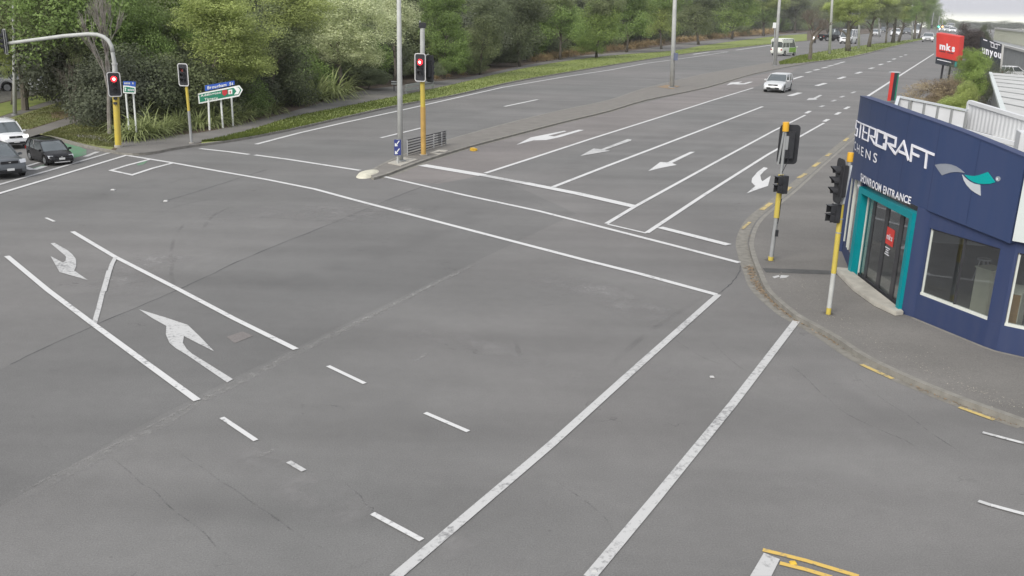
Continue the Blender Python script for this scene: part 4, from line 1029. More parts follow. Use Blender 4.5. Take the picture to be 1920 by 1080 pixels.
base = G(1862, 150)
un = thing('dark_billboard', 'dark grey billboard with rounded white lettering beside the warehouse', 'billboard', (0, 0, 0))
TL, TR, BR, BL = AT(base, 1841, 70), AT(base, 1879, 83), AT(base, 1877, 137), AT(base, 1840, 128)
panel((TL, TR, BR, BL), .5, MAT['signdark'], 'panel', un)
qm3 = quadmap(TL, TR, BR, BL, .05)
font_letters('unyou', None, 0, 1, un, MAT['letter'], asone=True, bold=.035, mapf=lambda x, y, f: qm3(.02+.94*x, .50+.25*y), name='lettering')
b = MB()
for i in range(2):
    for j in range(1): 
        x0_, y0_ = .44+i*.17, .70
        for (xa, ya, xb, yb) in ((0, 0, .15, .025), (0, .135, .15, .16), (0, 0, .02, .16), (.13, 0, .15, .16)):
            b.add([qm3(x0_+xa, y0_+ya+.08), qm3(x0_+xb, y0_+ya+.08), qm3(x0_+xb, y0_+yb+.08), qm3(x0_+xa, y0_+yb+.08)], [(0, 1, 2, 3)])
for k in range(3): b.add([qm3(.06+.32*k, .93), qm3(.26+.32*k, .93), qm3(.26+.32*k, .96), qm3(.06+.32*k, .96)], [(0, 1, 2, 3)])
b.build('window_emblem', MAT['letter'], un)
MB().bar(BR + Vector((.1, 0, -2.5)), TR + Vector((.1, 0, 0)), .25).build('edge_post', MAT['roofm'], un)
MB().bar(BL + Vector((.3, .3, -4)), BL + Vector((.3, .3, 1)), .3).build('post', MAT['alu'], un)

# ------------------------------------------------------------------ traffic signals
def rrect(wd, ht, r, n=5):
    out = []
    for cx_, cy_, a0 in ((wd/2-r, ht/2-r, 0), (-wd/2+r, ht/2-r, 90), (-wd/2+r, -ht/2+r, 180), (wd/2-r, -ht/2+r, 270)):
        for k in range(n+1):
            a = R(a0+90*k/n); out.append((cx_+r*math.cos(a), cy_+r*math.sin(a)))
    return out
def plate_yz(poly, x0, x1, name, m, parent, hole=None):
    """plate in the local y-z plane from x0 to x1; hole = inner outline with as many points (makes a ring)"""
    b = MB(); n_ = len(poly)
    if hole is None:
        vs = [(x0, y, z) for y, z in poly] + [(x1, y, z) for y, z in poly]
        b.add(vs, [tuple(range(n_))[::-1], tuple(range(n_, 2*n_))] + [(i, (i+1) % n_, n_+(i+1) % n_, n_+i) for i in range(n_)])
    else:
        vs = [(x, y, z) for x in (x0, x1) for pl in (poly, hole) for y, z in pl]
        fs = []
        for i in range(n_):
            j = (i+1) % n_
            fs += [(i, n_+i, n_+j, j), (2*n_+i, 2*n_+j, 3*n_+j, 3*n_+i), (i, j, 2*n_+j, 2*n_+i), (n_+j, n_+i, 3*n_+i, 3*n_+j)]
        b.add(vs, fs)
    return b.build(name, m, parent)
def visor(b, c, r, ln, n=12, cut=True):
    """half-open tubular hood sticking out along +x"""
    vs, fs = [], []
    A0, A1 = (-40, 220) if cut else (0, 360)
    for k in range(n+1):
        a = R(A0 + (A1-A0)*k/n); l_ = ln*(.55+.45*max(0, math.sin(a)))
        y, z = math.cos(a), math.sin(a)
        vs += [(c[0], c[1]+r*y, c[2]+r*z), (c[0]+l_, c[1]+r*y, c[2]+r*z), (c[0], c[1]+(r-.012)*y, c[2]+(r-.012)*z), (c[0]+l_, c[1]+(r-.012)*y, c[2]+(r-.012)*z)]
    for k in range(n):
        i = 4*k; fs += [(i, i+1, i+5, i+4), (i+2, i+6, i+7, i+3), (i+1, i+3, i+7, i+5)]
    b.add(vs, fs)
def head(root, pos, az, lamps=3, lit=None, board=(.62, 1.25), border=True, lens=.10, ped=False, s=1.0, dull=False):
    """signal head as part of the pole; faces azimuth az (radians from +x)"""
    h = bpy.data.objects.new('signal_head' if not ped else 'pedestrian_head', None); COL.objects.link(h); h.parent = root
    # keep it a real mesh part: housing carries the rest
    me_b = MB(); pitch_ = .27*s*(1 if not ped else 1.0)
    hh = lamps*pitch_
    me_b.box((-.06*s, 0, 0), (.20*s, .27*s, hh+.02))
    bpy.data.objects.remove(h)
    h = me_b.build('signal_head' if not ped else 'pedestrian_head', MAT['black'], root, bevel=.012)
    h.location = pos; h.rotation_euler = (0, 0, az)
    if board:
        bw, bh = board[0]*s, board[1]*s
        plate_yz(rrect(bw, bh, .12*s), .0, .02, 'backing_board', MAT['black'], h)
        if border:
            plate_yz(rrect(bw-.01, bh-.01, .12*s), .021, .026, 'white_border', MAT['border'], h, hole=rrect(bw-.10*s, bh-.10*s, .09*s))
    b = MB()
    for i in range(lamps):
        z = hh/2 - pitch_*(i+.5)
        m = MAT['dark']
        if lit == i: m = MAT['redlamp']
        elif dull and i == 0: m = MAT['reddull']
        x0 = .041
        l_ = MB(); l_.tube((x0, 0, z), (x0+.02, 0, z), lens*s*(1.45 if lit == i else 1), n=16); l_.build('lens', m, h)
        if lit == i:
            l2 = MB(); l2.tube((x0+.021, 0, z), (x0+.03, 0, z), lens*.75*s, n=14); l2.build('lamp_core', MAT['redcore'], h)
        if ped:
            b.box((x0+.09*s, 0, z+.115*s), (.20*s, .25*s, .012)); b.box((x0+.07*s, .12*s, z), (.16*s, .012, .24*s)); b.box((x0+.07*s, -.12*s, z), (.16*s, .012, .24*s))
        else: visor(b, (x0-.005, 0, z), (lens+.018)*s, .24*s)
    b.build('visors', MAT['black'] if lit is None else MAT['black'], h)
    return h
def pole_parts(root, segs, n=12):
    for p, q, r, m, nm in segs: MB().tube(p, q, r, n=n).build(nm, MAT[m], root, smooth=True, auto=True)
def relt(base, top, t): return Vector(base).lerp(Vector(top), t)
cam_az = lambda P: math.atan2(-P[1], -P[0])

# T1 left corner mast-arm signal
b0 = G(222, 276, .12)
t1 = thing('mast_arm_signal', 'yellow footed signal mast with long curved grey arm and a lit red lamp', 'traffic light', b0)
loc = lambda P: Vector(P) - b0
top = loc(AT(b0, 211, 98)); m1 = loc(AT(b0, 217, 178)); m2 = loc(AT(b0, 215, 120))
pole_parts(t1, [((0, 0, 0), tuple(m1), .16, 'pole_yellow', 'lower_pole'), (tuple(m1), tuple(m2), .125, 'pole_grey', 'middle_pole'), (tuple(m2), tuple(top), .10, 'pole_grey', 'upper_pole'),
                ((0, 0, 0), (0, 0, .12), .2, 'conc', 'base'), (tuple(m2-Vector((0, 0, .03))), tuple(m2+Vector((0, 0, .06))), .15, 'pole_grey', 'collar')])
arm_px = [(211, 98), (209, 86), (203, 76), (194, 69), (182, 65), (165, 64), (120, 67.5), (70, 74), (10, 82)]
apts = []
for i, (x, y) in enumerate(arm_px):
    q = AT(b0, x, y); apts.append(q)
sh = Vector((0, 0, 0)); arm = [loc(q) for q in apts]
for i, q in enumerate(arm): 
    q.y -= 0.0
MB().chain(arm, [.10, .10, .10, .10, .10, .10, .095, .09, .08], n=10).build('mast_arm', MAT['pole_grey'], t1, smooth=True)
az = cam_az(b0)
hp = loc(AT(b0, 218.5, 157.5)); head(t1, (hp.x, hp.y-.28, hp.z), az+R(8), lit=0, board=(.66, 1.25))
hp = loc(AT(b0, 8, 78)); hh_ = head(t1, tuple(hp), az-R(72), board=(.6, 1.2), border=False)
MB().box((hp.x+.12, hp.y-.1, hp.z), (.10, .06, 1.25)).build('board_edge_trim', MAT['pole_grey'], t1)
for y in (184, 193):
    q = loc(AT(b0, 219, y)); MB().box((q.x, q.y-.18, q.z), (.16, .12, .12)).build('clamp', MAT['black'], t1)

# T2 second post on the far corner
b0 = G(359, 269, .12)
t2 = thing('post_signal', 'slim yellow topped signal post with unlit head in front of the flax', 'traffic light', b0)
top = loc(AT(b0, 349, 155)); md = loc(AT(b0, 354, 208))
pole_parts(t2, [((0, 0, 0), tuple(md), .075, 'galv', 'lower_pole'), (tuple(md), tuple(top), .075, 'pole_yellow', 'upper_pole'), ((0, 0, 0), (0, 0, .06), .12, 'conc', 'base')])
hp = loc(AT(b0, 345, 140)); head(t2, (hp.x, hp.y-.1, hp.z), cam_az(b0)-R(30), board=(.6, 1.2), dull=True)

# T3 median signal
b0 = G(794, 291, .1)
t3 = thing('median_signal', 'ochre signal pole on the median island with lit red lamp and second head facing away', 'traffic light', b0)
top = loc(AT(b0, 792, 52)); md = loc(AT(b0, 792, 152)); y2 = loc(AT(b0, 793, 200))
pole_parts(t3, [((0, 0, 0), tuple(y2), .135, 'pole_ochre', 'lower_pole'), (tuple(y2), tuple(md), .125, 'pole_yellow', 'middle_pole'), (tuple(md), tuple(top), .12, 'pole_grey', 'upper_pole'), ((0, 0, 0), (0, 0, .05), .22, 'conc', 'base')])
MB().box((top.x, top.y, top.z+.12), (.34, .3, .26)).build('top_box', MAT['black'], t3, bevel=.02)
MB().box((top.x-.12, top.y, top.z+.30), (.06, .2, .08)).build('top_bracket', MAT['galv'], t3)
hp = loc(AT(b0, 789, 126)); head(t3, (hp.x, hp.y-.24, hp.z), cam_az(b0)-R(22), lit=0, board=(.62, 1.42))
hp = loc(AT(b0, 806, 129)); head(t3, (hp.x, hp.y+.05, hp.z), R(40), board=(.62, 1.35), border=False)
q = loc(AT(b0, 804, 103)); MB().bar((md.x, md.y, q.z-.1), (q.x, q.y, q.z+.05), .04).build('bracket', MAT['galv'], t3)

# T4 kerbside post seen from behind
b0 = G(1445, 488, .12)
t4 = thing('kerbside_signal', 'kerbside signal post seen from behind with big black backing board and orange cap', 'traffic light', b0)
top = loc(AT(b0, 1473, 246)); cap = loc(AT(b0, 1474, 229)); md = loc(AT(b0, 1460, 372)); lowg = loc(AT(b0, 1456, 408))
pole_parts(t4, [((0, 0, 0), tuple(lowg), .07, 'galv', 'lower_pole'), (tuple(lowg), tuple(md), .09, 'pole_yellow', 'middle_pole'), (tuple(md), tuple(md.lerp(top, .36)), .085, 'pole_yellow', 'upper_pole'), (tuple(md.lerp(top, .36)), tuple(top), .05, 'galv', 'inner_pole'), (tuple(top), tuple(cap), .098, 'orange', 'cap'), ((0, 0, 0), (0, 0, .12), .085, 'pole_yellow', 'base')])
hp = loc(AT(b0, 1478, 272)); back_az = cam_az(b0)+math.pi
head(t4, (hp.x+.05, hp.y+.14, hp.z), back_az+R(14), board=(.62, 1.2), border=False)
MB().box((top.x+.07, top.y-.02, top.z-.35), (.09, .07, .42)).build('terminal_box', MAT['galv'], t4, bevel=.01)
MB().bar((top.x-.07, top.y-.05, top.z-.02), (top.x-.14, top.y-.05, top.z-1.0), .045).build('strut', MAT['galv'], t4)
MB().chain([tuple(top+Vector((.1, -.02, -.15))), tuple(top+Vector((.16, -.05, -.9))), tuple(top+Vector((.02, -.05, -1.25)))], [.012]*3, n=6).build('cable', MAT['black'], t4)
hp = loc(AT(b0, 1464, 344)); head(t4, (hp.x-.02, hp.y-.16, hp.z), cam_az(b0)-R(60), lamps=2, board=None, ped=True, s=.98)
q = loc(AT(b0, 1452, 436)); MB().box((q.x+.05, q.y-.06, q.z), (.09, .10, .20)).build('push_button', MAT['black'], t4)
MB().chain([tuple(md+Vector((.06, -.07, 0))), tuple(q+Vector((.05, -.05, .3)))], [.02, .02], n=6).build('conduit', MAT['black'], t4)

# T5 nearest post
b0 = G(1553, 589, .12)
t5 = thing('near_signal', 'tall yellow and grey signal post nearest the showroom door with side-facing three lamp head', 'traffic light', b0)
top = loc(AT(b0, 1593, 303)); cap = loc(AT(b0, 1595.5, 286)); g1 = loc(AT(b0, 1563, 512)); y1 = loc(AT(b0, 1578, 383))
pole_parts(t5, [((0, 0, 0), (g1.x*.16, g1.y*.16, g1.z*.16), .062, 'pole_yellow', 'foot'), ((g1.x*.16, g1.y*.16, g1.z*.16), tuple(g1), .062, 'pole_grey', 'lower_pole'), (tuple(g1), tuple(y1), .066, 'pole_yellow', 'middle_pole'), (tuple(y1), tuple(top), .058, 'galv', 'upper_pole'), (tuple(top), tuple(cap), .075, 'orange', 'cap')])
hp = loc(AT(b0, 1576, 338)); head(t5, (hp.x-.06, hp.y-.1, hp.z), R(183), board=(.5, 1.16), border=False, s=.95)
for z in (-.12, -1.02): MB().bar((top.x-.05, top.y-.03, top.z+z), (hp.x, hp.y-.08, top.z+z), .035).build('bracket', MAT['galv'], t5)
MB().bar((top.x-.11, top.y-.06, top.z-.1), (top.x-.16, top.y-.06, top.z-1.0), .04).build('strut', MAT['galv'], t5)
MB().bar((top.x+.03, top.y-.06, top.z-.08), (top.x-.04, top.y-.06, top.z-1.05), .045).build('strut', MAT['lightprint'], t5)
hp = loc(AT(b0, 1561, 399)); head(t5, (hp.x+.02, hp.y-.05, hp.z), R(196), lamps=2, board=None, ped=True, s=.82)
q = loc(AT(b0, 1572, 386)); MB().bar((hp.x+.02, hp.y-.03, hp.z+.26), (q.x+.03, q.y, q.z), .04).build('bracket', MAT['galv'], t5)
for y in (410, 436):
    q = loc(AT(b0, 1553+(589-y)*.125, y)); MB().tube((q.x, q.y, q.z-.015), (q.x, q.y, q.z+.015), .072).build('clamp', MAT['galv'], t5)

# ------------------------------------------------------------------ lamp posts
def lamp_post(px, py, tx, ty, r, label, rz=0, slab=None, box=None, z=.12, H_=None, m='pole_grey', group=None, two=True):
    b_ = G(px, py, z); t = thing('lamp_post', label, 'lamp post', b_, 0, group)
    tp = AT(b_, tx, ty) - b_; k = (H_ or max(tp.z*1.35, 9))/tp.z; tp = tp*k
    MB().chain([(0, 0, 0), tuple(tp*.4), tuple(tp)], [r, r*.85, r*.55], n=12).build('column', MAT[m], t, smooth=True)
    MB().tube((0, 0, 0), (0, 0, .06), r*1.7).build('base_plate', MAT['galv'], t)
    out_ = [tuple(tp), tuple(tp + Vector((1.0*math.cos(rz), 1.0*math.sin(rz), .5))), tuple(tp + Vector((2.2*math.cos(rz), 2.2*math.sin(rz), .7)))]
    MB().chain(out_, [r*.5, r*.4, r*.35], n=8).build('outreach_arm', MAT[m], t, smooth=True)
    e_ = Vector(out_[-1]); MB().box((e_.x+.3*math.cos(rz), e_.y+.3*math.sin(rz), e_.z), (.7, .28, .12), rz=rz).build('lantern', MAT['galv'], t, bevel=.02)
    if box:
        q = AT(b_, *box[:2]) - b_; MB().box((q.x, q.y-r-.1, q.z), box[2]).build('meter_box', mat('grey_blue_box', (.13, .15, .22), .5, .1, 2), t)
    return t
lamp_post(751, 302, 748, 10, .145, 'grey street lamp column standing on the pale slab at the island nose', R(154), H_=12)
lamp_post(1260, 164, 1265, 10, .26, 'grey street lamp column on the median with a small blue box', R(154), H_=17, box=(1266, 106, (.40, .3, .75), 1))
lamp_post(1453, 123, 1461, 10, .29, 'grey street lamp column at the tip of the grassed median with a small sign', R(154), H_=24)
lamp_post(28, 216, 25.5, 35, .13, 'slim lamp column behind the mast arm by the far left path', R(-60), H_=9)
for px, py, tx, r, lb in ((1555, 101, 1560, .32, 'lamp column in the median grass just right of the thin bare tree'), (1610, 91, 1612, .32, 'lamp column in the median grass behind the second median tree'), (1648, 70, 1649, .36, 'lamp column on the far side of the far carriageway'), (1710, 75, 1711, .34, 'most distant clear lamp column in the median'), (1594, 60, 1594, .40, 'lamp column behind the parked utility truck')):
    lamp_post(px, py, tx, 8, r, lb, R(154), H_=30 if px < 1640 else 34, z=.12)
# slab under the first column, repair square further along
struct(MB().prism(GP([(727, 306), (757, 296), (784, 299), (752, 311)], .11), .05, .135).build('lamp_slab', MAT['conc']))
struct(MB().prism(GP([(806, 287), (822, 281), (840, 282), (836, 285), (824, 284), (815, 287), (830, 288), (824, 290)], .11), .05, .125).build('patch_slab', MAT['conc']))
struct(MB().sheet(GP([(1232, 163), (1250, 159), (1275, 161), (1262, 167)], .11), .112).build('patch_soil', MAT['debris']))
# small sign on the column at the median tip
b0 = G(1451, 120, .12); sg = thing('small_road_sign', 'small white square sign on a thin post beside the median tip column', 'road sign', b0)
q = AT(b0, 1454, 43)-b0; MB().tube((0, .3, 0), (q.x, q.y+.3, q.z), .1).build('post', MAT['galv'], sg)
MB().box((q.x, q.y+.1, q.z-.4), (.75, .06, .9)).build('plate', MAT['signwhite'], sg)

# keep-left sign: two blue discs in a panel with diagonal arrows
b0 = G(747, 304, .135); kl = thing('keep_left_sign', 'small blue sign with two white diagonal arrows on a short post at the island nose', 'road sign', b0)
b0v = Vector(b0); tz = (AT(b0, 746, 260)-b0).z; pz = (AT(b0, 746, 289)-b0).z
MB().tube((0, -.25, 0), (0, -.25, tz), .05).build('post', MAT['pole_grey'], kl)
azc = cam_az(b0); fwd = Vector((math.cos(azc), math.sin(azc), 0)); rt = Vector((-math.sin(azc), math.cos(azc), 0))
hgt = tz-pz; cz = (tz+pz)/2
kp = MB().box((fwd.x*.09, -.25+fwd.y*.09, cz), (.03, .34, hgt), rz=azc).build('panel', mat('dark_blue_sign', (.045, .06, .22), .5, .06, 3), kl)
for dz in (hgt*.25, -hgt*.25):
    b = MB(); o_ = fwd*.11 + Vector((0, -.25, cz+dz))
    def P2(a, c): return o_ + rt*a + Vector((0, 0, c))
    b.add([P2(.11, .13), P2(.07, .15), P2(-.09, -.06), P2(-.05, -.09)], [(0, 1, 2, 3)]); b.add([P2(-.13, -.14), P2(.02, -.12), P2(-.13, .04)], [(0, 1, 2)])
    b.build('arrow', MAT['signwhite'], kl)

# pedestrian barrier on the island behind the signal
p0, p1 = G(764, 292, .1), G(836, 271, .1)
bt = thing('pedestrian_barrier', 'dark railed pedestrian barrier with white posts on the median island', 'barrier', p0)
dv = p1-p0; zt_ = ZT(p0, 263)-.1; zt2_ = ZT(p1, 246)-.1
for t in (.0, .36, .66, .88, 1.0):
    q = dv*t; MB().bar((q.x, q.y, 0), (q.x, q.y, zt_+(zt2_-zt_)*t), .07 if t not in (.0, 1.0) else .05).build('post', MAT['border'] if t in (.36, .66, .88) else MAT['galv'], bt)
for k in range(6):
    f = .12+.88*k/5; MB().bar((0, .06, zt_*f), (dv.x, dv.y+.06, zt2_*f), .05).build('rail', MAT['alu'], bt)
for k in range(8):
    q = dv*(.80+.2*k/7); MB().bar((q.x, q.y, .15), (q.x, q.y, zt2_), .025).build('bar', MAT['alu'], bt)
# low double rail on the far verge
p0, p1 = G(760, 176, .12), G(813, 166, .12)
lb_ = thing('low_rail', 'grey double rail barrier on the far footpath behind the median signal', 'barrier', p0); dv = p1-p0; h_ = ZT(p0, 160)-.12
for f in (.45, .95): MB().bar((0, 0, h_*f), (dv.x, dv.y, h_*f), .12, .20).build('rail', MAT['galv'], lb_)
for t in (.02, .5, .98): MB().bar((dv.x*t, dv.y*t, 0), (dv.x*t, dv.y*t, h_), .10).build('post', MAT['galv'], lb_)
b0 = G(739, 171, .12); ms_ = thing('marker_post', 'short white topped marker post beside the far footpath', 'marker post', b0)
hh = ZT(b0, 153)-.12; MB().bar((0, 0, 0), (0, 0, hh), .08).build('post', MAT['alu'], ms_); MB().box((0, -.06, hh-.1), (.5, .05, .3)).build('plate', MAT['signwhite'], ms_)
MB().box((0, -.09, hh-.1), (.5, .02, .1)).build('band', MAT['black'], ms_)

# ------------------------------------------------------------------ direction signs
def signboard(basepx, posts, label, cat, boards):
    b_ = G(*basepx, .12); t = thing('direction_sign', label, cat, b_)
    for (x0, y0, x1, y1) in posts:
        g = G(x0, y0, .12); q = AT(g, x1, y1); g, q = g-b_, q-b_; MB().tube(tuple(g), (q.x, q.y, q.z), .06, n=8).build('post', MAT['signwhite'], t)
    return t, b_
dsg, b_ = signboard((416, 240), [(393, 244, 391, 188), (418, 240, 414, 184), (437, 236, 434, 180)], 'green arrow shaped direction sign reading Addington Timaru under a blue street name plate', 'road sign', None)
bw = G(416, 240, .12)
def sp(x, y, off=0.0): return AT(bw + Vector((0, -.25-off, 0)), x, y) - bw
def spanel(px, m, name, parent, off=0.0, th=.05):
    pts = [sp(x, y, off) for x, y in px]; n_ = len(pts)
    vs = [tuple(p) for p in pts] + [(p.x, p.y+th, p.z) for p in pts]
    return MB().add(vs, [tuple(range(n_)), tuple(range(2*n_-1, n_-1, -1))] + [(i, n_+i, n_+(i+1) % n_, (i+1) % n_) for i in range(n_)]).build(name, m, parent)
cro = lambda x, y: (365+x/18, 145+y/18)
outl = [cro(105, 555), cro(340, 500), cro(1500, 268), cro(1622, 425), cro(1500, 640), cro(140, 895)]
pl_ = spanel(outl, MAT['signwhite'], 'panel', dsg)
cxp, cyp = sum(p[0] for p in outl)/6, sum(p[1] for p in outl)/6
inn = [cro(150, 585), cro(345, 542), cro(1488, 318), cro(1575, 425), cro(1480, 590), cro(175, 845)]
spanel(inn, MAT['gsign'], 'green_face', dsg, off=.01, th=.009)
spanel([cro(1310, 345), cro(1470, 335), cro(1535, 425), cro(1470, 570), cro(1330, 580), cro(1410, 470)], MAT['signwhite'], 'chevron', dsg, off=.02, th=.009)
spanel([cro(925, 440), cro(1100, 410), cro(1110, 540), cro(1010, 630), cro(930, 570)], MAT['shield'], 'route_shield', dsg, off=.02, th=.009)
spanel([cro(1135, 420), cro(1270, 410), cro(1270, 560), cro(1140, 575)], MAT['signwhite'], 'route_plate', dsg, off=.02, th=.009)
spanel([cro(1180, 460), cro(1215, 455), cro(1215, 540), cro(1182, 545)], MAT['shield'], 'route_plate_mark', dsg, off=.03, th=.009)
def smap(TLp, TRp, BLp, BRp, off): 
    def f_(x, y, o):
        a = [TLp[i]*(1-x)+TRp[i]*x for i in (0, 1)]; b2 = [BLp[i]*(1-x)+BRp[i]*x for i in (0, 1)]
        px_ = [b2[i]*(1-y)+a[i]*y for i in (0, 1)]; return sp(px_[0], px_[1], off)
    return f_
font_letters('Addington', None, 0, 1, dsg, MAT['signwhite'], asone=True, bold=.02, name='lettering', mapf=smap(cro(200, 585), cro(880, 462), cro(200, 660), cro(880, 540), .025))
font_letters('Timaru', None, 0, 1, dsg, MAT['signwhite'], asone=True, bold=.02, name='lettering', mapf=smap(cro(330, 705), cro(770, 650), cro(330, 785), cro(770, 728), .025))
font_letters('76', None, 0, 1, dsg, MAT['signwhite'], asone=True, bold=.02, name='route_number', mapf=smap(cro(955, 470), cro(1080, 450), cro(955, 560), cro(1080, 540), .035)) if False else None
spanel([cro(345, 275), cro(1340, 110), cro(1345, 250), cro(345, 470)], MAT['blue'], 'name_plate', dsg, off=-.02, th=.02)
font_letters('Brougham St', None, 0, 1, dsg, MAT['signwhite'], asone=True, bold=.02, name='lettering', mapf=smap(cro(430, 305), cro(1300, 150), cro(430, 405), cro(1300, 250), -.008))

b_ = G(250, 263, .12); ds2 = thing('direction_sign', 'small blue and green sign pair on two white posts left of the flax clump', 'road sign', b_)
bw = Vector(b_)
for (x0, y0, x1, y1) in ((243, 258, 236, 176), (257, 262, 250, 176)):
    g = G(x0, y0, .12); q = AT(g, x1, y1); g, q = g-b_, q-b_; MB().tube(tuple(g), tuple(q), .05, n=8).build('post', MAT['signwhite'], ds2)
crs = lambda x, y: (205+x/18, 130+y/18)
spanel([crs(470, 545), crs(640, 555), crs(880, 600), crs(880, 825), crs(470, 800)], MAT['signwhite'], 'panel', ds2)
spanel([crs(500, 585), crs(640, 592), crs(845, 632), crs(845, 780), crs(500, 765)], MAT['gsign'], 'green_face', ds2, off=.01, th=.009)
b = MB()
for x0_, x1_ in ((620, 690), (705, 760), (775, 830)): 
    b.add([tuple(sp(*crs(x0_, 655), .025)), tuple(sp(*crs(x1_, 670), .025)), tuple(sp(*crs(x1_, 740), .025)), tuple(sp(*crs(x0_, 725), .025))], [(0, 1, 2, 3)])
b.build('illegible_lettering', MAT['lightprint'], ds2)
spanel([crs(515, 640), crs(545, 610), crs(575, 650), crs(560, 655), crs(560, 740), crs(535, 740), crs(535, 650)], MAT['signwhite'], 'arrow', ds2, off=.02, th=.009)
spanel([crs(465, 400), crs(640, 400), crs(890, 420), crs(880, 590), crs(640, 545), crs(470, 535)], MAT['blue'], 'name_plate', ds2, off=-.02, th=.02)
b = MB()
for x0_, x1_ in ((500, 550), (560, 600), (610, 650), (660, 700), (770, 820)): 
    b.add([tuple(sp(*crs(x0_, 440), -.005)), tuple(sp(*crs(x1_, 445), -.005)), tuple(sp(*crs(x1_, 505), -.005)), tuple(sp(*crs(x0_, 500), -.005))], [(0, 1, 2, 3)])
b.build('illegible_lettering', MAT['lightprint'], ds2)

# ------------------------------------------------------------------ vehicles
def lint(tab, x):
    if x <= tab[0][0]: return tab[0][1]
    for (a, b_), (c, d_) in zip(tab[:-1], tab[1:]):
        if x <= c: return b_ + (d_-b_)*(x-a)/(c-a)
    return tab[-1][1]
def sm(tab, x):
    e_ = .04; return (lint(tab, x-e_)+2*lint(tab, x)+lint(tab, x+e_))/4
def vehicle(name, label, cat, loc, heading, scale, paint, L=4.2, W=1.72, H=1.48, belt=((-.5, .78), (-.47, .95), (0, .93), (.22, .93), (.27, .90), (.44, .72), (.49, .60), (.5, .50)),
            gh=(-.47, .27, -.38, .08), wx=(-.31, .32), wr=.31, low=.20, lit=False, parts=True, grille='trim', stripe=None, high=False, group=None, rails=False, rearend=False):
    t = thing(name, label, cat, loc, heading, group, scale)
    belt = [(a*L, b_) for a, b_ in belt]; wxs = [w_*L for w_ in wx]; ra = wr+.06
    NS = 56; vs, fs = [], []
    xs = [-L/2 + L*i/(NS-1) for i in range(NS)]
    def plan(x):
        f = abs(x)/(L/2); return 1-.13*max(0, (f-.78)/.22)**2 - .03*max(0, (f-.5)/.5)
    rows = []
    for x in xs:
        w_ = W/2*plan(x); zt = sm(belt, x); e0 = max(0, (abs(x)-(L/2-.18))/.18)
        zb = low + .10*e0
        arch = zb
        for c in wxs:
            if abs(x-c) < ra: arch = max(arch, wr + math.sqrt(ra*ra-(x-c)**2))
        arch = min(arch, zt-.12); mid = max(arch+.04, min(zt-.18, .52)); zt_side = zt-.06
        r_ = [(0, zb), (w_*.62, zb), (w_*.64, max(zb, arch if arch > zb+.02 else zb)), (w_*.975, arch), (w_*1.0, mid), (w_*.995, (mid+zt_side)/2+.02), (w_*.955, zt_side), (w_*.86, zt-.01), (w_*.45, zt+.025), (0, zt+.035)]
        rows.append([(x, y, z) for y, z in r_])
    k = len(rows[0])
    for side in (1, -1):
        base_ = len(vs)
        for r_ in rows: vs += [(x, y*side, z) for x, y, z in r_]
        for i in range(NS-1):
            for j in range(k-1):
                a, b_, c, d_ = base_+i*k+j, base_+i*k+j+1, base_+(i+1)*k+j+1, base_+(i+1)*k+j
                fs.append((a, b_, c, d_) if side == 1 else (d_, c, b_, a))
        for i in (0, NS-1):
            f_ = tuple(base_+i*k+j for j in range(k)); fs.append(f_ if (side == 1) == (i == NS-1) else f_[::-1])
    bm = MB().add(vs, fs); body = bm.build('body', paint, t, smooth=True, auto=True)
    bmm = bmesh.new(); bmm.from_mesh(body.data); bmesh.ops.remove_doubles(bmm, verts=bmm.verts, dist=.0005); bmesh.ops.recalc_face_normals(bmm, faces=bmm.faces); bmm.to_mesh(body.data); bmm.free()
    try: body.data.set_sharp_from_angle(angle=R(38))
    except Exception: pass
    # glasshouse
    g0_, g1_, r0_, r1_ = [q*L for q in gh]; wb, wr_ = W/2*.93, W/2*(.76 if not high else .84); zb0, zb1 = sm(belt, g0_)-.02, sm(belt, g1_)-.02
    if high: pass
    def ring(x0, x1, w_, z0, z1, cr=.10):
        return [(x0+cr, -w_, z0), (x0, -w_+cr, z0), (x0-.03, 0, z0), (x0, w_-cr, z0), (x0+cr, w_, z0), ((x0+x1)/2, w_*1.01, (z0+z1)/2), (x1-cr, w_, z1), (x1+.02, w_-cr*1.6, z1), (x1+.10, 0, z1), (x1+.02, -w_+cr*1.6, z1), (x1-cr, -w_, z1), ((x0+x1)/2, -w_*1.01, (z0+z1)/2)]
    B_, T_ = ring(g0_, g1_, wb, zb0, zb1), ring(r0_, r1_, wr_, H-.06, H-.06)
    M_ = [tuple((a*.5+b_*.5) + (o if i == 1 else 0) for i, (a, b_, o) in enumerate(zip(p, q, (0, math.copysign(.02, p[1]) if abs(p[1]) > .2 else 0, 0)))) for p, q in zip(B_, T_)]
    n_ = 12; vs = B_ + M_ + T_; fs = [(r*n_+i, r*n_+(i+1) % n_, (r+1)*n_+(i+1) % n_, (r+1)*n_+i) for r in (0, 1) for i in range(n_)] + [tuple(range(2*n_, 3*n_))]
    g_ = MB().add(vs, fs).build('windows', MAT['carglass'], t, smooth=True, auto=True)
    R1 = [(x*1.01 if abs(x) > .01 else x, y*1.03, z+.0) for x, y, z in T_]; R2 = [((x-(r0_+r1_)/2)*.94+(r0_+r1_)/2, y*.93, H-.015) for x, y, z in T_]; R3 = [((x-(r0_+r1_)/2)*.5+(r0_+r1_)/2, y*.5, H) for x, y, z in T_]; R0 = [(x, y, z-.05) for x, y, z in R1]
    vs = R0+R1+R2+R3; fs = [(r*n_+i, r*n_+(i+1) % n_, (r+1)*n_+(i+1) % n_, (r+1)*n_+i) for r in (0, 1, 2) for i in range(n_)] + [tuple(range(3*n_, 4*n_)), tuple(range(n_-1, -1, -1))]
    rf = MB().add(vs, fs).build('roof', paint, t, smooth=True, auto=True)
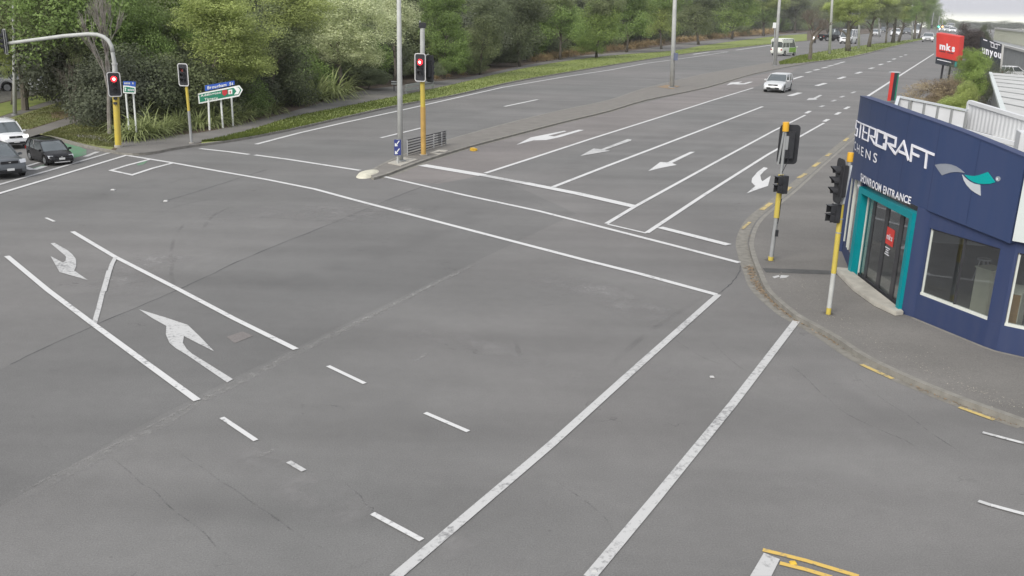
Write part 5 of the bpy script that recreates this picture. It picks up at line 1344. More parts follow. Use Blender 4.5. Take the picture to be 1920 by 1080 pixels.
    for s_ in (1, -1):
        def onside(tx, f):   # side point at fraction tx between rear & front, height f
            x0 = g0_+(r0_-g0_)*f; x1 = g1_+(r1_-g1_)*f; w_ = wb+(wr_-wb)*f + .008+.02*math.sin(f*math.pi); z = (zb0+(zb1-zb0)*tx)*(1-f)+(H-.06)*f
            return Vector((x0+(x1-x0)*tx, w_*s_, z))
        for tx, wd in ((.985, .07), (.015, .10), (.50, .07), (.24, .06)):
            pts = [onside(tx, f) for f in (0, .5, 1)]
            pil = MB()
            for a, b_ in zip(pts[:-1], pts[1:]): pil.bar(a, b_, .035, wd)
            pil.build('pillar', paint, t)
    if rails:
        rr = MB()
        for s_ in (1, -1): rr.bar((r0_+.1, wr_*s_*.95, H+.03), (r1_-.2, wr_*s_*.95, H+.03), .05)
        rr.build('roof_rails', MAT['galv'], t)
    # wheels
    tw = .20; tyre = MB().tube((0, -tw/2, 0), (0, tw/2, 0), wr, n=20); rim_b = MB()
    rim_b.tube((0, tw/2-.01, 0), (0, tw/2+.012, 0), wr*.62, n=16)
    for q in range(5):
        a = 2*math.pi*q/5; rim_b.bar((0, tw/2+.014, 0), (wr*.58*math.cos(a), tw/2+.014, wr*.58*math.sin(a)), .03, .05)
    tm, rm = tyre.mesh('wheel', MAT['tyre']), rim_b.mesh('rim', MAT['rim'])
    for c in wxs:
        for s_ in (1, -1):
            wo = bpy.data.objects.new('wheel', tm); link(wo, t); wo.location = (c, s_*(W/2-tw/2-.02), wr); wo.rotation_euler = (0, 0, 0 if s_ == 1 else math.pi)
            ro = bpy.data.objects.new('rim', rm); link(ro, wo)
    if parts:
        xf = L/2; zl = sm(belt, L*.46)
        for s_ in (1, -1):
            b = MB(); y0, y1 = W*.285*s_, W*.455*s_
            b.add([(xf-.02, y0, zl-.17), (xf-.10, y1, zl-.15), (xf-.20, y1*1.02, zl+.02), (xf-.13, y0, zl+.00), (xf-.14, y0, zl-.17), (xf-.3, y1, zl-.15), (xf-.3, y1, zl+.02), (xf-.3, y0, zl)], [(0, 1, 2, 3), (0, 3, 7, 4), (1, 5, 6, 2), (3, 2, 6, 7), (0, 4, 5, 1)])
            b.build('headlight', MAT['lamp_on'] if lit else MAT['lamp'], t)
            MB().box((xf-.05, s_*W*.36, low+.20), (.06, .16, .10)).build('fog_lamp', MAT['trim'], t, bevel=.01)
            b = MB(); b.box((-xf+.03, s_*W*.40, .80), (.10, .20, .22)); b.build('tail_light', MAT['tail'], t, bevel=.02)
            mx_ = g1_-.18; b = MB(); b.box((mx_, s_*(W/2+.08), sm(belt, mx_)+.06), (.12, .20, .13)); b.build('mirror', paint, t, bevel=.03)
        MB().box((xf-.035, 0, zl-.09), (.06, W*.46, .12)).build('grille', MAT[grille], t, bevel=.01)
        MB().box((xf-.005, 0, zl-.09), (.02, .14, .07)).build('badge', MAT['chrome'], t, bevel=.01)
        MB().box((xf-.0, 0, low+.16), (.05, W*.60, .16)).build('lower_grille', MAT['trim'], t, bevel=.01)
        MB().box((xf+.03, 0, low+.25), (.015, .36, .125)).build('number_plate', MAT['plate'], t)
        MB().box((-xf-.02, 0, .62), (.015, .36, .125)).build('rear_plate', MAT['plate'], t)
        for s_ in (1, -1):
            MB().bar((-L*.16, s_*(W/2-.002), .30), (L*.20, s_*(W/2-.002), .30), .02, .05).build('side_skirt', MAT['trim'], t)
            for xx in (-.02*L, -.17*L): MB().box((xx, s_*(W/2+.006), .82), (.14, .02, .03)).build('door_handle', paint, t)
    return t
def vpos(px, py): return G(px, py, .0)
P_black, P_white, P_slate, P_silver, P_vanw, P_lime = carpaint('black_car_paint', (.018, .018, .02), .3, .22), carpaint('white_car_paint', (.72, .73, .74), .0, .3), carpaint('slate_car_paint', (.13, .14, .15), .4, .3), carpaint('silver_car_paint', (.62, .63, .63), .25, .3), carpaint('van_white_paint', (.74, .76, .70), 0, .35), carpaint('lime_panel_paint', (.22, .42, .06), 0, .4)
HATCH = ((-.5, .74), (-.48, .98), (-.2, .96), (.2, .90), (.30, .86), (.44, .70), (.49, .56), (.5, .46))
v1 = vehicle('hatchback', 'small black hatchback at the head of the queue on the green cycle lane', 'car', vpos(95, 303), R(-43), .73, P_black, L=4.0, W=1.70, H=1.46, belt=HATCH, gh=(-.48, .30, -.40, .10), grille='trim')
MB().box((2.02, 0, .24), (.04, .95, .05)).build('lower_chrome_lip', MAT['border'], v1)
SUVB = ((-.5, .85), (-.48, 1.08), (0, 1.06), (.2, 1.06), (.24, 1.05), (.46, .98), (.49, .80), (.5, .62))
v2 = vehicle('suv', 'white tall suv with lit headlights waiting behind at the left edge', 'car', vpos(12, 273), R(-44), .73, P_white, L=4.7, W=1.85, H=1.80, belt=SUVB, gh=(-.47, .25, -.43, .10), wr=.37, low=.30, lit=True, rails=True)
v3 = vehicle('suv', 'dark grey suv cut off by the left edge in the nearer lane', 'car', vpos(-8, 325), R(-42), .82, P_slate, L=4.6, W=1.84, H=1.66, belt=SUVB, gh=(-.47, .26, -.42, .08), wr=.35, low=.26)
SAL = ((-.5, .74), (-.47, .92), (-.2, .92), (.18, .90), (.26, .88), (.44, .76), (.49, .62), (.5, .46))
v4 = vehicle('estate_car', 'silver estate car driving towards the junction in the main road lane', 'car', vpos(1458, 171), R(180+63), 1.27, P_silver, L=4.3, W=1.70, H=1.48, belt=SAL, gh=(-.48, .24, -.42, .06), grille='trim')
VANB = ((-.5, .95), (-.49, 1.18), (.30, 1.16), (.40, 1.10), (.46, .95), (.49, .78), (.5, .55))
v5 = vehicle('van', 'white and lime green high roofed van driving away beside the median tip', 'van', vpos(1469, 104), R(64-14), 1.56, P_vanw, L=5.0, W=1.78, H=2.30, belt=VANB, gh=(-.49, .42, -.47, .22), wr=.33, low=.26, high=True)
for o in v5.children:
    if o.name.startswith('windows'): pass
for s_ in (1, -1):
    MB().box((.75, s_*.898, .78), (2.2, .012, .62)).build('lime_panel', P_lime, v5)
    MB().box((-1.0, s_*.80, 1.92), (3.2, .10, .40)).build('upper_panel', P_vanw, v5, bevel=.02)
MB().box((-2.52, 0, .60), (.06, 1.6, .26)).build('rear_bumper', P_vanw, v5, bevel=.02)
MB().box((-2.50, 0, 2.02), (.08, 1.4, .36)).build('rear_header', P_vanw, v5, bevel=.02)
# traffic and parked vehicles further along
def far_veh(px, py, sc, hd, paint, label, kind='car', **kw):
    return vehicle(kind, label, kind, G(px, py, .0), R(hd), sc, paint, group=None, **kw)
far_veh(1556, 77, 2.1, 20, P_black, 'black flatbed truck parked beyond the far carriageway left of the lamp column', 'truck', H=2.2, W=1.9, belt=VANB, gh=(.0, .42, .05, .25), wr=.4, low=.4, high=True)
far_veh(1590, 82, 2.1, 235, P_white, 'white topped van stopped behind the second median tree trunk', 'van', H=2.3, W=1.9, belt=VANB, gh=(-.49, .42, -.47, .22), wr=.4, high=True)
far_veh(1642, 68, 2.6, 244, P_silver, 'silver car waiting in the far carriageway right of the thick trunk', 'car')
far_veh(1657, 62, 2.9, 244, P_slate, 'dark car further back in the far carriageway queue', 'car')
far_veh(1679, 68, 2.9, 244, P_white, 'white car seen between two median tree trunks', 'car')
far_veh(1700, 64.5, 3.0, 244, P_slate, 'dark car beside the most distant clear lamp column', 'car')
far_veh(1717, 66, 3.2, 244, P_white, 'white car between the last two median trunks', 'van', H=2.2, belt=VANB, gh=(-.49, .42, -.47, .22), high=True)
far_veh(1739, 78.5, 2.5, 246, P_silver, 'distant car approaching with both headlights lit', 'car', lit=True)
for i, (x, y, s_, p_) in enumerate(((1767, 59.5, 4.2, P_white), (1776, 60.5, 3.8, P_silver), (1785, 61.5, 3.4, P_white), (1772, 54.5, 6, P_slate), (1781, 55.5, 6, P_white))):
    far_veh(x, y, s_, 246, p_, ('white leftmost car above the red billboard', 'silver middle car above the red billboard', 'white rightmost car above the red billboard', 'dark car in the second row above the red billboard', 'white car in the second row above the red billboard')[i], 'car', lit=True, parts=True)
# cars in the car park behind the left trees
far_veh(66, 172, 1.35, 10, P_white, 'white car parked behind the left street trees', 'car')
far_veh(110, 166, 1.35, 12, P_silver, 'silver car parked further right behind the left street trees', 'car')
far_veh(1893, 148, 1.25, 20, P_white, 'white car parked between the pale shed roof and the warehouse', 'car')
# rider waiting behind the thin median tree
b0 = G(1526, 81); rd = thing('motorcycle', 'motorcycle with a bright headlight beyond the thin median tree', 'motorcycle', b0, R(240), None, 2.2)
for x in (-.65, .65): MB().tube((x, -.06, .3), (x, .06, .3), .3, n=16).build('wheel', MAT['tyre'], rd)
MB().bar((-.5, 0, .6), (.45, 0, .72), .25, .35).build('body', P_black, rd, bevel=.05)
MB().bar((.65, 0, .3), (.45, 0, .95), .08).build('fork', MAT['chrome'], rd)
MB().bar((.45, -.35, 1.0), (.45, .35, 1.0), .04).build('handlebar', MAT['chrome'], rd)
MB().tube((.55, 0, .85), (.68, 0, .85), .12, n=12).build('headlight', MAT['lamp_on'], rd)
# far junction: signal masts and a green lamp
glow = mat('lit_green_lamp', (.10, .95, .55), .4, .05, 5, emit=2.0); amber = mat('lit_amber_lamp', (1, .45, .15), .4, .05, 5, emit=2.0)
for x, y, ty, mm, lab in ((1757, 62, 30, glow, 'distant signal mast with a green lamp at the next junction'), (1764, 62, 36, amber, 'distant signal mast with an amber lamp right of the green one'), (1745, 60, 24, None, 'distant bare mast left of the green lamp')):
    b0 = G(x, y); t = thing('signal_mast', lab, 'traffic light', b0); h_ = ZT(b0, ty); MB().tube((0, 0, 0), (0, 0, h_), .35, n=8).build('pole', MAT['galv'], t)
    u = MPP(b0)
    MB().box((0, -.5, ZT(b0, 50)), (3.4*u, 1, 6*u)).build('signal_head', MAT['black'], t)
    if mm: MB().tube((0, -1.1, ZT(b0, 50)), (0, -1.3, ZT(b0, 50)), 1.6*u, n=10).build('lens', mm, t)

# ------------------------------------------------------------------ vegetation
rng = random.Random(11)
def rdir(r=rng):
    while True:
        v = Vector((r.uniform(-1, 1), r.uniform(-1, 1), r.uniform(-1, 1)))
        if .05 < v.length < 1: return v.normalized()
def crown_mesh(name, seed, clumps=54, per=300, leaf=.026, flat=1.0, cr=(.17, .42), lower=-.8):
    r = random.Random(seed); vs, fs = [], []
    for c in range(clumps):
        d = rdir(r); 
        if d.z < lower: d.z = -d.z
        cen = d*(r.uniform(.35, .92)); cen.z *= flat; rad = r.uniform(*cr)
        for _ in range(int(per*(rad/.33)**2)):
            q = rdir(r); q.z *= .8; p = cen + q*rad*(r.random()**.33)
            n_ = (q*1.0 + rdir(r)*.9 + Vector((0, 0, .5))).normalized(); a = n_.cross(rdir(r)).normalized(); b_ = n_.cross(a)
            s_ = leaf*r.uniform(.7, 1.35); k = len(vs)
            vs += [p-a*s_, p+b_*s_*.55, p+a*s_, p-b_*s_*.55]; fs.append((k, k+1, k+2, k+3))
    me = bpy.data.meshes.new(name); me.from_pydata([tuple(v) for v in vs], [], fs); me.update(); return me
def retint(me, m):
    c = me.copy(); c.materials.clear(); c.materials.append(m); return c
CM = [crown_mesh('crown', 100+i) for i in range(5)]
CMW = [crown_mesh('weeping_crown', 130+i, clumps=64, per=190, leaf=.024, cr=(.18, .34)) for i in range(2)]
CMB = [crown_mesh('bush', 160+i, clumps=34, per=520, leaf=.025, cr=(.28, .42), lower=-.25) for i in range(3)]
cache = {}
def tinted(src, i, key):
    k = (id(src), i, key)
    if k not in cache: cache[k] = retint(src[i % len(src)], LEAF[key])
    return cache[k]
def trunk_mb(h, r, lean, seed, limbs=7, spread=1.5, z1=.9):
    q = random.Random(seed); b = MB()
    pts = [Vector((0, 0, -.05))]; n_ = 6
    for i in range(1, n_+1):
        f = i/n_; pts.append(Vector((lean[0]*f + q.uniform(-.04, .04)*h*.3, lean[1]*f + q.uniform(-.04, .04)*h*.3, h*f*z1)))
    b.chain(pts, [r*(1-.75*i/n_) for i in range(n_+1)], n=8)
    for k in range(limbs):
        f = .35+.55*k/limbs; p = pts[0].lerp(pts[-1], f); i = min(n_-1, int(f*n_)); p = pts[i].lerp(pts[i+1], f*n_-i)
        a = q.uniform(0, 6.28); d = Vector((math.cos(a), math.sin(a), q.uniform(.5, 1.1))).normalized()*spread*q.uniform(.6, 1.1)
        b.chain([p, p+d*.5+Vector((0, 0, .05*h)), p+d], [r*.38, r*.24, r*.08], n=5)
    return b
ntree = [0]
def tree(base, crowns, key, label, group=None, mesh=None, tr=.16, bark='bark', name='tree', z=.12, trunk=True, limbs=7):
    """base pixel; crowns: list of (cx,cy,rx,ry) pixel ellipses of one crown at the base's depth, with optional depth shift"""
    b0 = G(*base, z); t = thing(name, label, 'tree' if name == 'tree' else 'bush', b0, 0, group); u = MPP(b0); ntree[0] += 1
    src = mesh or CM; first = None
    for j, cc in enumerate(crowns):
        cx, cy, rx, ry = cc[:4]; dy = cc[4] if len(cc) > 4 else 0
        p = AT(b0 + Vector((0, dy, 0)), cx, cy) - b0
        o = bpy.data.objects.new('crown' if j == 0 else 'crown', tinted(src, ntree[0]+j, key if isinstance(key, str) else key[j % len(key)])); link(o, t)
        o.location = p; o.rotation_euler = (0, 0, rng.uniform(0, 6.28)); o.scale = (rx*u/.98, rx*u/.98*rng.uniform(.8, 1.0), ry*u/.98)
        if first is None: first = p; fr = rx*u; fz = ry*u
    if trunk:
        h = max(first.z, 1.0) + fz*.3
        trunk_mb(h, tr, (first.x, first.y), ntree[0], spread=fr*.7, limbs=limbs, z1=1).build('trunk', MAT[bark], t, smooth=True)
    return t
GT = None
# --- planted belt on the far side, hero trees from left to right
tree((292, 222), [(275, 95, 64, 62), (262, 40, 50, 50), (300, 150, 45, 38)], 'green', 'bright green leafy tree rising behind the lit mast arm signal', tr=.14)
tree((362, 226), [(430, 72, 92, 60), (395, 25, 80, 40), (455, 120, 60, 40)], 'yellow', 'yellow green spring tree with dark trunk above the green direction sign', tr=.26, bark='bark')
tree((330, 214), [(335, 50, 56, 60, 3), (330, 5, 60, 40, 3)], 'bright', 'fresh green tree between the mast arm and the slim signal post', tr=.2)
tree((505, 205), [(525, 60, 70, 55), (560, 20, 70, 45), (500, 115, 30, 26)], ('olive', 'yellow'), 'greyish green tree left of the pale blossoming tree', tr=.2)
tree((640, 178), [(630, 72, 82, 50), (690, 50, 88, 54), (620, 15, 90, 40), (600, 100, 40, 28), (672, 104, 56, 26)], 'cream', 'pale cream blossoming tree overhanging left of the island lamp column', tr=.24, mesh=CMW)
tree((740, 160), [(742, 28, 48, 42)], 'cream', 'small pale tree showing either side of the island lamp column', tr=.16)
tree((832, 148), [(838, 72, 46, 50), (830, 20, 50, 40), (850, 115, 36, 30)], 'green', 'rounded green tree right of the median signal pole', tr=.2)
tree((900, 140), [(905, 80, 46, 46), (920, 30, 55, 42), (890, 122, 30, 20)], ('olive', 'dark'), 'dark olive tree right of the rounded green one', tr=.2)
tree((975, 125), [(965, 60, 50, 52), (985, 15, 55, 36), (945, 100, 40, 26)], 'dark', 'dark grey green tree above the start of the brown tussocks', tr=.24)
tree((1050, 112), [(1052, 42, 52, 44), (1030, 5, 60, 30)], ('green', 'olive'), 'mid green tree over the first brown tussocks', tr=.26)
tree((1118, 108), [(1122, 46, 46, 46), (1130, 8, 50, 30), (1105, 84, 34, 22)], ('bright', 'olive'), 'light green tree with a pale bare branch', tr=.28)
tree((1175, 98), [(1180, 40, 46, 40), (1190, 5, 50, 26)], 'green', 'green tree left of the lamp column with the blue box', tr=.3)
tree((1240, 92), [(1236, 38, 42, 40), (1250, 4, 50, 26)], ('yellow', 'green'), 'yellowish tree directly behind the lamp column with the blue box', tr=.3)
tree((1310, 84), [(1302, 36, 46, 34), (1320, 4, 50, 24)], ('olive', 'dark'), 'olive tree right of the lamp column with the blue box', tr=.4)
tree((1372, 74), [(1376, 28, 44, 30), (1380, 0, 50, 22)], ('bright', 'green'), 'fresh green tree over the long row of russet tussocks', tr=.5)
tree((1432, 68), [(1430, 26, 40, 28), (1440, 2, 40, 20)], ('green', 'yellow'), 'green tree behind the white and lime van', tr=.6)
tree((1490, 62), [(1492, 20, 44, 26), (1480, 0, 50, 20)], ('dark', 'olive'), 'dark tree behind the motorcycle', tr=.7)
for i, (x, k) in enumerate(((1552, 'olive'), (1602, 'dark'), (1650, 'olive'), (1696, 'green'), (1728, 'olive'))):
    y = 61-i*2.6
    tree((x, y), [(x, 22-i*1, 38-i*4, 22), (x+10, 2, 42-i*4, 18)], k, ('olive tree beyond the parked utility truck', 'dark tree beyond the stopped van', 'olive tree beyond the far carriageway lamp', 'green tree near the vanishing end of the road', 'last olive tree before the distant signals')[i], tr=.9)
# left street
tree((142, 224), [(128, 58, 78, 52), (100, 20, 70, 40), (165, 100, 50, 40)], 'olive', 'olive willowy tree hanging over the mast arm', tr=.10, mesh=CMW)
tree((118, 196), [(112, 118, 44, 30)], 'dark', 'shadowy dark tree under the mast arm', tr=.12)
tree((52, 180), [(42, 82, 34, 56), (50, 40, 24, 30)], 'deep', 'tall dark narrow tree behind the slim lamp column', tr=.12)
tree((22, 196), [(30, 130, 34, 22), (14, 100, 24, 18)], 'yellow', 'small pale leaved tree at the left edge behind the lamp column', tr=.1)
tree((180, 205), [(192, 172, 30, 36), (200, 125, 30, 36)], ('olive', 'dark'), 'dark tree behind the bare branched tree', tr=.13)
tree((-20, 190), [(-14, 60, 40, 60), (0, 15, 30, 30)], 'olive', 'tree cut by the left picture edge behind the mast arm head', tr=.12)
# --- second row and under-storey, placed along the belt
bed = dens([(224, 258), (300, 246), (380, 238), (450, 226), (544, 203), (670, 165), (744, 152), (880, 136), (990, 114), (1100, 97), (1155, 93), (1267, 77), (1378, 66), (1450, 61), (1520, 57), (1620, 54), (1700, 50)], 8)
LB = [G(x, y, .12) for x, y in bed]
kinds = ['green', 'olive', 'dark', 'yellow', 'green', 'dark', 'bright', 'olive']
left_n = Vector((-math.sin(R(64)), math.cos(R(64)), 0))
proto = {}
def seg_of(P):
    x = proj(P)[0]
    for lim, nm in ((235, 'behind the mast arm signal'), (345, 'behind the small double sign'), (470, 'behind the green arrow sign'), (620, 'behind the big round flax'), (745, 'left of the island lamp column'), (860, 'behind the median signal'), (1000, 'left of the first tussocks'), (1130, 'behind the first tussocks'), (1262, 'left of the lamp column with the blue box'), (1380, 'right of the lamp column with the blue box'), (1500, 'behind the white and lime van')):
        if x < lim: return nm
    return 'beyond the far carriageway queue'
KW = dict(green='mid green', bright='fresh green', yellow='yellow green', olive='olive', dark='dark green', deep='grey green')
def row(offset, spacing, hmin, hmax, keys, group, label, shrub=False, seed=1):
    q = random.Random(seed); acc = 0; last = LB[0]; n_ = 0
    for p in (LB if not shrub else (LB[7:] if offset < 5 else LB[16:])):
        sc = max(1, (p.y/60))
        acc += (p-last).length; last = p
        if acc < spacing*sc: continue
        acc = 0; key = keys[n_ % len(keys)]; n_ += 1
        b0 = p + left_n*offset*sc**(.45 if shrub else .8)*q.uniform(.85, 1.15) + DA*q.uniform(-.5, .5)*spacing*.4*sc
        kk_ = (shrub, key, q.randrange(3))
        h = q.uniform(hmin, hmax)*sc**.62
        if shrub:
            o = bpy.data.objects.new('shrub', tinted(CMB, kk_[2], key)); link(o); o.location = b0 + Vector((0, 0, h*.28)); o.scale = (h*.75, h*.75, h*.72); o.rotation_euler = (0, 0, q.uniform(0, 6))
            tag(o, KW[key] + ' ' + label + ' ' + seg_of(b0), 'shrub', group)
        else:
            if kk_ not in proto:
                t = thing('tree', label, 'tree', b0, 0, group); c = bpy.data.objects.new('crown', tinted(CM, kk_[2], key)); link(c, t); c.location = (0, 0, .62); c.scale = (.40, .40, .40)
                trunk_mb(.62, .022, (.02, .02), 5+kk_[2], spread=.24).build('trunk', MAT['bark'], t); proto[kk_] = t
            else: t = copy_tree(proto[kk_])
            t['label'] = label.replace('tree', KW[key]+' tree') + ' ' + seg_of(b0); t.location = b0; t.scale = (h, h, h*1.0); t.rotation_euler = (0, 0, q.uniform(0, 6))
row(9, 4.6, 8.5, 11, kinds, 'second row of trees in the planted belt', 'second row tree', seed=3)
row(17, 6.5, 10, 13, kinds[::-1], 'back row of trees in the planted belt', 'back row tall tree', seed=4)
row(2.6, 2.0, 3.2, 4.9, ['deep', 'dark', 'olive', 'dark', 'green'], 'dark shrubs under the tree belt', 'shrub under the trees', shrub=True, seed=5)
row(9.5, 3.0, 5.4, 7.4, ['deep', 'dark', 'olive'], 'tall dark shrubs deep in the tree belt', 'tall shrub deep inside', shrub=True, seed=6)
# woodland mass that closes the view behind the belt
b = MB()
def mass(name, pts, n_, rad, keys, seed, hgt, ls=.62, st=1):
    q = random.Random(seed); bm = bmesh.new(); P = [Vector(p) for p in pts]; base_m = CM[2]
    vs, fs = [], []
    src_v = [v.co.copy() for v in base_m.vertices][:44000]; nq = len(src_v)//4
    for i in range(n_):
        f = i/(n_-1)*(len(P)-1); k = min(int(f), len(P)-2); c = P[k].lerp(P[k+1], f-k) + Vector((q.uniform(-1, 1), q.uniform(-1, 1), 0))*rad*.3
        r_ = rad*q.uniform(.8, 1.2); z_ = hgt*q.uniform(.35, .6)
        for j in range(0, nq, st):
            kk2 = len(vs)
            for m_ in range(4):
                v = src_v[j*4+m_]; ctr = src_v[j*4]; w_ = ctr + (v-ctr)*ls
                vs.append((c.x+w_.x*r_, c.y+w_.y*r_, max(.2, z_+w_.z*hgt*.6)))
            fs.append((kk2, kk2+1, kk2+2, kk2+3))
    bm.free()
    o = MB().add(vs, fs).build(name, LEAF[keys]); tag(o, kind='stuff'); return o
far_l = [LB[0] + left_n*34 - DA*30, LB[10]+left_n*30, LB[40]+left_n*34, LB[60]+left_n*40, LB[80]+left_n*60, LB[100]+left_n*90]
mass('far_woodland', far_l, 30, 9, 'deep', 8, 16)
mass('left_woodland', [G(-120, 110), G(-30, 104), G(60, 98), G(150, 98), G(230, 104)], 14, 8, 'olive', 9, 13)
mass('distant_woodland', [G(1500, 48), G(1600, 50), G(1700, 52.5)], 14, 45, 'olive', 10, 42, 1.15, 4)
# horizon trees right of the road end
tree((1764, 58), [(1752, 42, 22, 18), (1745, 24, 22, 18), (1735, 8, 24, 16)], 'green', 'green tree closing the view left of the distant signals', tr=1.2)
tree((1775, 52), [(1783, 44, 20, 8)], 'olive', 'low distant tree clump above the queue of cars', tr=1.0)
tree((1800, 57), [(1800, 50, 14, 7)], 'dark', 'low dark distant trees left of the purple tree', tr=1.0)

# bare trees
def bare_mesh(name, seed, depth=5, h=1.0, spread=.55, r0=.016, m='bark_pale', nchild=(2, 4), droop=0.0):
    q = random.Random(seed); b = MB()
    def grow(p, d, ln, r, lv):
        mid = p + d*ln*.5 + rdir(q)*ln*.05; e_ = p + d*ln + rdir(q)*ln*.08
        b.chain([p, mid, e_], [r, r*.8, r*.6], n=(6 if lv > 3 else 3))
        if lv == 0: return
        for _ in range(q.randint(*nchild)):
            dd_ = (d + rdir(q)*spread + Vector((0, 0, .18-droop))).normalized()
            grow(p + (e_-p)*q.uniform(.55, 1.0), dd_, ln*q.uniform(.6, .82), r*.58, lv-1)
    grow(Vector((0, 0, 0)), Vector((q.uniform(-.06, .06), 0, 1)), h*.30, r0, depth)
    return b
b0 = G(206, 252, .12); t = thing('bare_tree', 'bare grey branched tree rising behind the mast arm bend', 'tree', b0); hh = ZT(b0, 2)
bare_mesh('t', 12, 5, hh*1.3, .30, .13).build('branches', MAT['bark_pale'], t)
b0 = G(141, 229, .12); t = thing('bare_tree', 'slender bare trunk on the grass beside the side footpath', 'tree', b0); hh = ZT(b0, 60)
bare_mesh('t', 8, 4, hh*1.0, .45, .08).build('branches', MAT['bark'], t)
# thin russet twiggy tree in the median
b0 = G(1518, 112, .13); t = thing('bare_tree', 'thin bare tree with a brown twiggy crown in the median grass', 'tree', b0); u = MPP(b0)
bare_mesh('t', 21, 5, 105*u, .60, .42, droop=.02).build('branches', MAT['bark'], t)
for k, (cx_, cy_, rx_, ry_) in enumerate(((1520, 42, 34, 24), (1512, 18, 38, 22))):
    pass
tw_ = bare_mesh('twigs', 23, 6, 95*u, .72, .10, nchild=(3, 4)); o = tw_.build('fine_twigs', MAT['twig'], t); o.location = (0, 0, 18*u)
# leafy median trees
tree((1590, 96), [(1592, 26, 36, 26), (1610, 6, 44, 20), (1572, 12, 30, 18)], 'yellow', 'leafy yellow green median tree with the nearest thick trunk', tr=.75, z=.13, bark='bark')
tree((1629, 88), [(1640, 20, 34, 22), (1650, 0, 34, 18)], ('olive', 'yellow'), 'second leafy median tree with a straight dark trunk', tr=.6, z=.13)
tree((1661, 81), [(1664, 28, 26, 20), (1670, 6, 30, 20)], 'olive', 'third median tree with a slim trunk', tr=.38, z=.13)
tree((1674, 80), [(1682, 22, 24, 20), (1690, 2, 28, 18)], ('yellow', 'olive'), 'fourth median tree with a stout trunk', tr=.8, z=.13)
tree((1685, 78.5), [(1700, 30, 20, 16), (1706, 10, 26, 18)], 'green', 'fifth median tree just right of the stout one', tr=.6, z=.13)
tree((1714, 73), [(1718, 26, 20, 18), (1722, 6, 24, 16)], 'olive', 'sixth median tree near the end of the grass', tr=.7, z=.13)
tree((1722, 72), [(1732, 30, 16, 18), (1736, 10, 22, 18)], 'green', 'last median tree at the end of the grass', tr=.6, z=.13)

# right side planting
b0 = G(1752, 212); u = MPP(b0)
bb = thing('bare_bush', 'bare brown twiggy bush by the road beyond the showroom roof', 'bush', b0)
tw_ = bare_mesh('tw', 31, 5, 88*u, .85, .05, nchild=(3, 5)); tw_.build('twigs', MAT['twig'], bb)
for k, (cx_, cy_, rx_, ry_) in enumerate(((1745, 178, 52, 26), (1785, 165, 34, 26), (1768, 200, 50, 22))):
    p = AT(b0, cx_, cy_)-b0; o = bpy.data.objects.new('dry_leaves', tinted(CMW, k, 'brown')); link(o, bb); o.location = p; o.scale = (rx_*u, rx_*u*.9, ry_*u)
bb2 = tree((1788, 232), [(1788, 205, 34, 24), (1812, 190, 24, 34)], 'yellow', 'yellow flowering bush between the brown bush and the white parapet', name='bush', trunk=True, tr=.06, z=0, mesh=CMB)
tree((1822, 215), [(1824, 150, 30, 40), (1832, 118, 26, 26), (1814, 112, 20, 22)], 'bright', 'green leafy tree in front of the dark billboard', tr=.12, z=0)
tree((1850, 190), [(1850, 160, 22, 30), (1846, 130, 22, 22)], 'dark', 'dark green tree at the corner of the pale shed roof', tr=.12, z=0)
tree((1815, 125), [(1812, 72, 24, 28), (1830, 88, 22, 30), (1800, 92, 14, 26)], 'purple', 'dark purplish tree behind the red billboard', tr=.2, z=0)
tree((1836, 112), [(1842, 74, 12, 26), (1850, 88, 14, 24)], 'deep', 'dark conifer left of the warehouse', tr=.2, z=0)
tree((1858, 62), [(1855, 51, 4, 6)], 'deep', 'small lone dark treetop above the warehouse', tr=.6, z=0)
mass('horizon_woodland', [G(1800, 53.5), G(1860, 55.5), G(1935, 58)], 12, 40, 'dark', 15, 13, 1.15, 3)
mass('hedge_right', [G(1812, 190), G(1835, 200), G(1858, 190), G(1870, 175)], 6, 2.4, 'deep', 14, 3.4)
MB().sheet([G(1700, 240).to_2d(), G(1712, 205).to_2d(), G(1760, 160).to_2d(), G(1840, 150).to_2d(), G(1860, 240).to_2d()], .006).build('garden_soil', MAT['soil'])['kind'] = 'structure'

# flax, tussocks
def blades(name, seed, n_, hgt, spread, w_, m, droop=.9):
    q = random.Random(seed); b = MB()
    for _ in range(n_):
        a = q.uniform(0, 6.283); d = Vector((math.cos(a), math.sin(a), 0)); s_ = Vector((-d.y, d.x, 0)); L_ = hgt*q.uniform(.6, 1.15); el = q.uniform(.5, 1.45)
        p = d*q.uniform(0, spread*.25); vs = []; n2 = 5; pos = p.copy(); ang_ = el
        for i in range(n2+1):
            f = i/n2; ww = w_*(1-f*.95)*(.6+.8*f if f < .5 else 1); vs += [pos-s_*ww, pos+s_*ww]
            pos = pos + (d*math.cos(ang_) + Vector((0, 0, math.sin(ang_))))*L_/n2; ang_ -= droop*q.uniform(.2, .42)*(1.6-el*.6)
        b.add(vs, [(2*i, 2*i+1, 2*i+3, 2*i+2) for i in range(n2)])
    return b.mesh(name, m)
FX = [blades('flax', 40+i, 110, 1.75, 1.1, .055, LEAF['flax'], droop=1.15) for i in range(4)]
TU = [blades('tussock', 50+i, 170, .95, .5, .022, LEAF['tussock'], droop=1.4) for i in range(4)]
def clump(src, px, py, s_, name, label, cat, group):
    b0 = G(px, py, .12); o = bpy.data.objects.new(name, src[rng.randrange(len(src))]); link(o); o.location = b0; o.rotation_euler = (0, 0, rng.uniform(0, 6)); o.scale = (s_, s_, s_*rng.uniform(.85, 1.1)); tag(o, label, cat, group); return o
